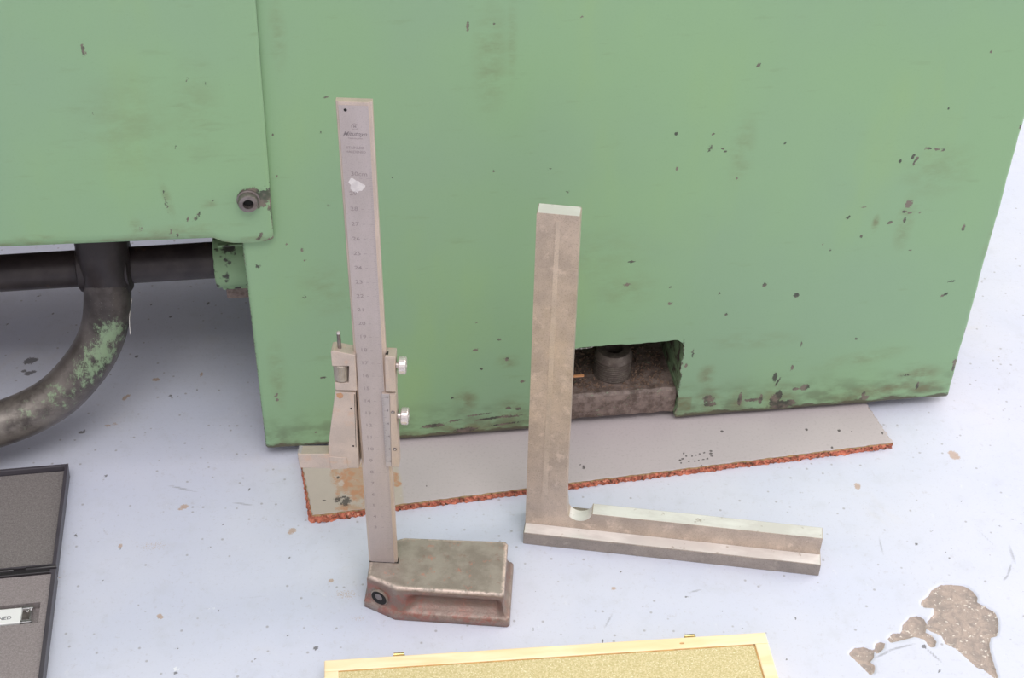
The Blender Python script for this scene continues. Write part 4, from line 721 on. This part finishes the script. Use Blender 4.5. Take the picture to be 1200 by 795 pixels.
P_('vernier_edge', [(.0117, .1846), (.0152, .1846), (.0150, .1228), (.0103, .1228)], FYF, -.0012, M['beam_edge'], s_, .0003)
v = []; f = []; FY = FYF - .00003
for i in range(51): tick(.0068, .0078 + (.0008 if i % 5 == 0 else 0) + (.0005 if i % 10 == 0 else 0), .1275 + i * .00109, .00007)
tag(mk('vernier_graduations', v, f, M['etch_dark'], s_), kind='stuff')
for i in range(0, 6): text('numeral', str(i * 2 if i < 5 else 10), (.0098, FY, .1278 + i * .0109), .0022, M['etch_dark'], s_, RT)
for z in (.1702, .1386):
    sc_ = lathe('plate_screw', [(.0013, 0), (.0013, .0003), (.0009, .0005)], (.0131, FYF + .0001, z), (0, -1, 0), M['screw'], s_, 18, label=None)
    lathe('screw_slot', [(.0005, 0), (.0005, .0001)], (.0131, FYF - .00045, z), (0, -1, 0), M['bright'], s_, 12, False)
thumb(.1630, s_)
# scriber held under the jaw
sb = P_('scriber', [(-.0500, .1305), (-.0480, .1305), (-.0290, .1318), (-.0290, .1190), (-.0494, .1183)], -.0022, .0062, M['slider'], s_, .0005, 'short flat scriber bar pointing left')
P_('scriber_tip', [(-.0502, .1307), (-.0476, .1307), (-.0474, .1184), (-.0498, .1184)], -.0012, .0060, M['vernier'], s_, .0004)

# ------------------------------------------------------------------ engineer's square
sq = thing('engineers_square', 'steel engineer\'s square standing on its flanged foot, blade upright', 'square', (.0118, .7344, 0), math.atan2(-.11261, .99364))
WD = .0105; WT = .0108
pts = [(0, .0100), (.2106, .0100), (.2106, .0275), (.0475, .0272)]
cxh, czh, rh = .0386, .0276, .0088
for i in range(0, 15):
    a_ = -.02 - (PI - .35) * i / 14; pts.append((cxh + rh * math.cos(a_), czh + rh * math.sin(a_)))
pts += [(.0291, .0360), (.0284, .060), (.0268, .2800), (.0262, .2812), (.0006, .2812), (0, .2806)]
web = prism('blade', pts, 'y', WD, WD + WT, M['square'], sq, .0005, label='upright blade and web of aged brown-grey steel')
# top faces: overhead light put into a paler steel colour
prism('lit_edge', [(.0480, .0272), (.2102, .0275), (.2102, .02765), (.0480, .02735)], 'y', WD + .0003, WD + WT - .0003, M['square_top'], web)
prism('lit_end', [(.0006, .2811), (.0262, .2811), (.0262, .28135), (.0006, .28135)], 'y', WD + .0004, WD + WT - .0004, M['square_top'], web)
arc = [(cxh + rh * math.cos(-.12 - (PI - .75) * i / 14), czh + rh * math.sin(-.12 - (PI - .75) * i / 14)) for i in range(15)]
arc2 = [(cxh + (rh - .00012) * math.cos(-.12 - (PI - .75) * i / 14), czh + (rh - .00012) * math.sin(-.12 - (PI - .75) * i / 14)) for i in range(15)]
prism('relief_notch', arc + arc2[::-1], 'y', WD + .0003, WD + WT - .0003, M['square_top'], web, label='bright round relief notch')
prism('ridge', [(.0112, .0420), (.0150, .0420), (.0148, .2765), (.0118, .2765)], 'y', WD - .0002, WD + .0005, M['square_ridge'], web, .0001)
fg = box('flange', (-.0002, .0003, 0), (.2115, 2 * WD + WT, .0113), M['square_foot'], sq, .0006, label='thick lower flange')
box('lit_edge', (.0004, .0009, .0112), (.2109, WD - .0001, .01140), M['square_top'], fg)  # flange top, light from above painted in with the pale steel

# ------------------------------------------------------------------ dark plastic case, lower left
pc = thing('plastic_case', 'open dark plastic instrument case lined with grey foam, lower left', 'case', (-.3290, .7922, 0), math.radians(9.3))
def open_tray(name, x0, x1, y0, y1, h, w, floor_z, mat, par, label=None):
    o = []; vv = []; ff = []
    def ring(x0, x1, y0, y1, z): b_ = len(vv); vv.extend([(x0, y0, z), (x1, y0, z), (x1, y1, z), (x0, y1, z)]); return b_
    R_ = [ring(x0 + .0008, x1 - .0008, y0 + .0008, y1 - .0008, 0), ring(x0, x1, y0, y1, h), ring(x0 + w, x1 - w, y0 + w, y1 - w, h), ring(x0 + w, x1 - w, y0 + w, y1 - w, floor_z)]
    for a_, b_ in zip(R_, R_[1:]):
        for i in range(4): k = (i + 1) % 4; ff.append((a_ + i, a_ + k, b_ + k, b_ + i))
    ff.append((R_[0] + 3, R_[0] + 2, R_[0] + 1, R_[0])); ff.append(tuple(R_[3] + i for i in range(4)))
    return mk(name, vv, ff, mat, par, False, .0006, label=label)
HC = .013
lid = open_tray('lid', -.30, 0, -.1030, 0, HC, .0026, .003, M['case_plastic'], pc, 'open case lid')
box('lid_foam', (-.2970, -.1008, .003), (-.0030, -.0030, .0088), M['foam_lid'], lid, .0008, 'dark grey foam lining')
ty = open_tray('tray', -.30, .0005, -.2240, -.1052, HC, .0030, .003, M['case_plastic'], pc, 'lower half of the case')
prism('hinge', [(-.1085, .0030), (-.1020, .0030), (-.1020, .0128), (-.1030, .0136), (-.1048, .0136), (-.1085, .0131)], 'x', -.297, -.0035, M['case_black'], pc, .0006, label='glossy black hinge strip')
for i, x in enumerate((-.012, -.041, -.062, -.095)):
    lathe('hinge_knuckle', [(.0013, 0), (.0015, .0004), (.0015, .0206), (.0013, .021)], (x - .016 + .008, -.1040, .0132), (1, 0, 0), M['case_black'], pc, 16)
# foam with a pocket
px0, px1, py0, py1 = -.150, -.0075, -.1515, -.1335
def foam_with_pocket():
    xs_ = [-.2965, px0, px1, -.0028]; ys_ = [-.2205, py0, py1, -.1086]; vv = []; ff = []; zt, zbm = .0112, .0050
    for y in ys_:
        for x in xs_: vv.append((x, y, zt))
    for j in range(3):
        for i in range(3):
            if (i, j) != (1, 1): ff.append((j * 4 + i, j * 4 + i + 1, (j + 1) * 4 + i + 1, (j + 1) * 4 + i))
    c4 = [5, 6, 10, 9]; b_ = len(vv)
    for k in c4: vv.append((vv[k][0], vv[k][1], zbm))
    for i in range(4): k = (i + 1) % 4; ff.append((c4[i], b_ + i, b_ + k, c4[k]))
    ff.append((b_, b_ + 1, b_ + 2, b_ + 3))
    o4 = [0, 3, 15, 12]; b2 = len(vv)
    for k in o4: vv.append((vv[k][0], vv[k][1], .003))
    for i in range(4): k = (i + 1) % 4; ff.append((o4[i], o4[k], b2 + k, b2 + i))
    ff.append((b2 + 3, b2 + 2, b2 + 1, b2))
    return mk('tray_foam', vv, ff, M['foam_tray'], ty, False, label='grey foam with a cut pocket')
foam_with_pocket()
# white-backed instrument in the pocket
cz = math.radians(9.3)
def case_pt(x, y, z): return (-.3290 + x * math.cos(cz) - y * math.sin(cz), .7922 + x * math.sin(cz) + y * math.cos(cz), z)
ti = thing('pocket_gauge', 'small white-faced measuring tool with chrome end lying in the foam pocket', 'tool', case_pt(-.0125, -.1428, .0050), cz)
wb_ = box('white_plate', (-.110, -.0072, 0), (-.0068, .0062, .0062), M['white_card'], ti, .0006, 'white printed plate')
text('lettering', 'HARDENED', (-.0128, -.0022, .00625), .0040, M['ink'], wb_, (0, 0, 0), align='RIGHT', bold=.00002, sx=1.1)
ch_ = box('chrome_end', (-.0068, -.0078, 0), (-.0006, .0068, .0055), M['chrome'], ti, .0005, 'chrome clip end')
box('clip_groove', (-.0062, -.0045, .0054), (-.0014, .0040, .0057), M['screw'], ch_)
box('clip_rail', (-.0068, .0042, .0050), (.0006, .0066, .0068), M['chrome'], ch_, .0004); box('clip_rail', (-.0068, -.0078, .0050), (.0006, -.0054, .0068), M['chrome'], ch_, .0004)
lathe('clip_rivet', [(.0011, 0), (.0011, .0006), (.0007, .0010)], (-.0030, .0028, .0056), (0, 0, 1), M['chrome'], ch_, 14)

# ------------------------------------------------------------------ wooden box, bottom edge
wx = thing('wooden_box', 'pale wooden box lid lined with gold felt, at bottom edge', 'box', (.1740, .6437, 0), math.radians(6.46))
BWD, BDP, BH, FWd = .2924, .20, .018, .0092
rails = []
for nm_, lo, hi in (('back_rail', (-BWD, -FWd, 0), (0, 0, BH)), ('front_rail', (-BWD, -BDP, 0), (0, -BDP + FWd, BH)), ('side_rail', (-FWd, -BDP + FWd, 0), (0, -FWd, BH)), ('side_rail', (-BWD, -BDP + FWd, 0), (-BWD + FWd, -FWd, BH))):
    rails.append(box(nm_, lo, hi, M['wood'], wx, .0008))
box('felt_lining', (-BWD + FWd, -BDP + FWd, .002), (-FWd, -FWd, BH - .0006), M['felt'], wx, label='gold glittery felt lining')
box('glue_seam', (-BWD + FWd, -FWd - .0007, .010), (-FWd, -FWd, BH - .0004), M['seam'], wx); box('glue_seam', (-FWd - .0008, -BDP + FWd, .010), (-FWd, -FWd, BH - .0004), M['seam'], wx)
kn = prism('wood_knot', [(-.0575 + .0016 * math.cos(t / 12 * 2 * PI), -.0050 + .0007 * math.sin(t / 12 * 2 * PI)) for t in range(12)], 'z', BH - .0002, BH + .00006, M['knot'], rails[0])
for x in (-.2440, -.0510):
    pl_ = box('hinge', (x - .0040, -.0002, .0070), (x + .0040, .0010, .0175), M['brass'], wx, .0002, 'small brass hinge')
    lathe('hinge_pin', [(.0011, 0), (.0011, .0066)], (x - .0033, .0016, .0172), (1, 0, 0), M['brass'], pl_, 14)
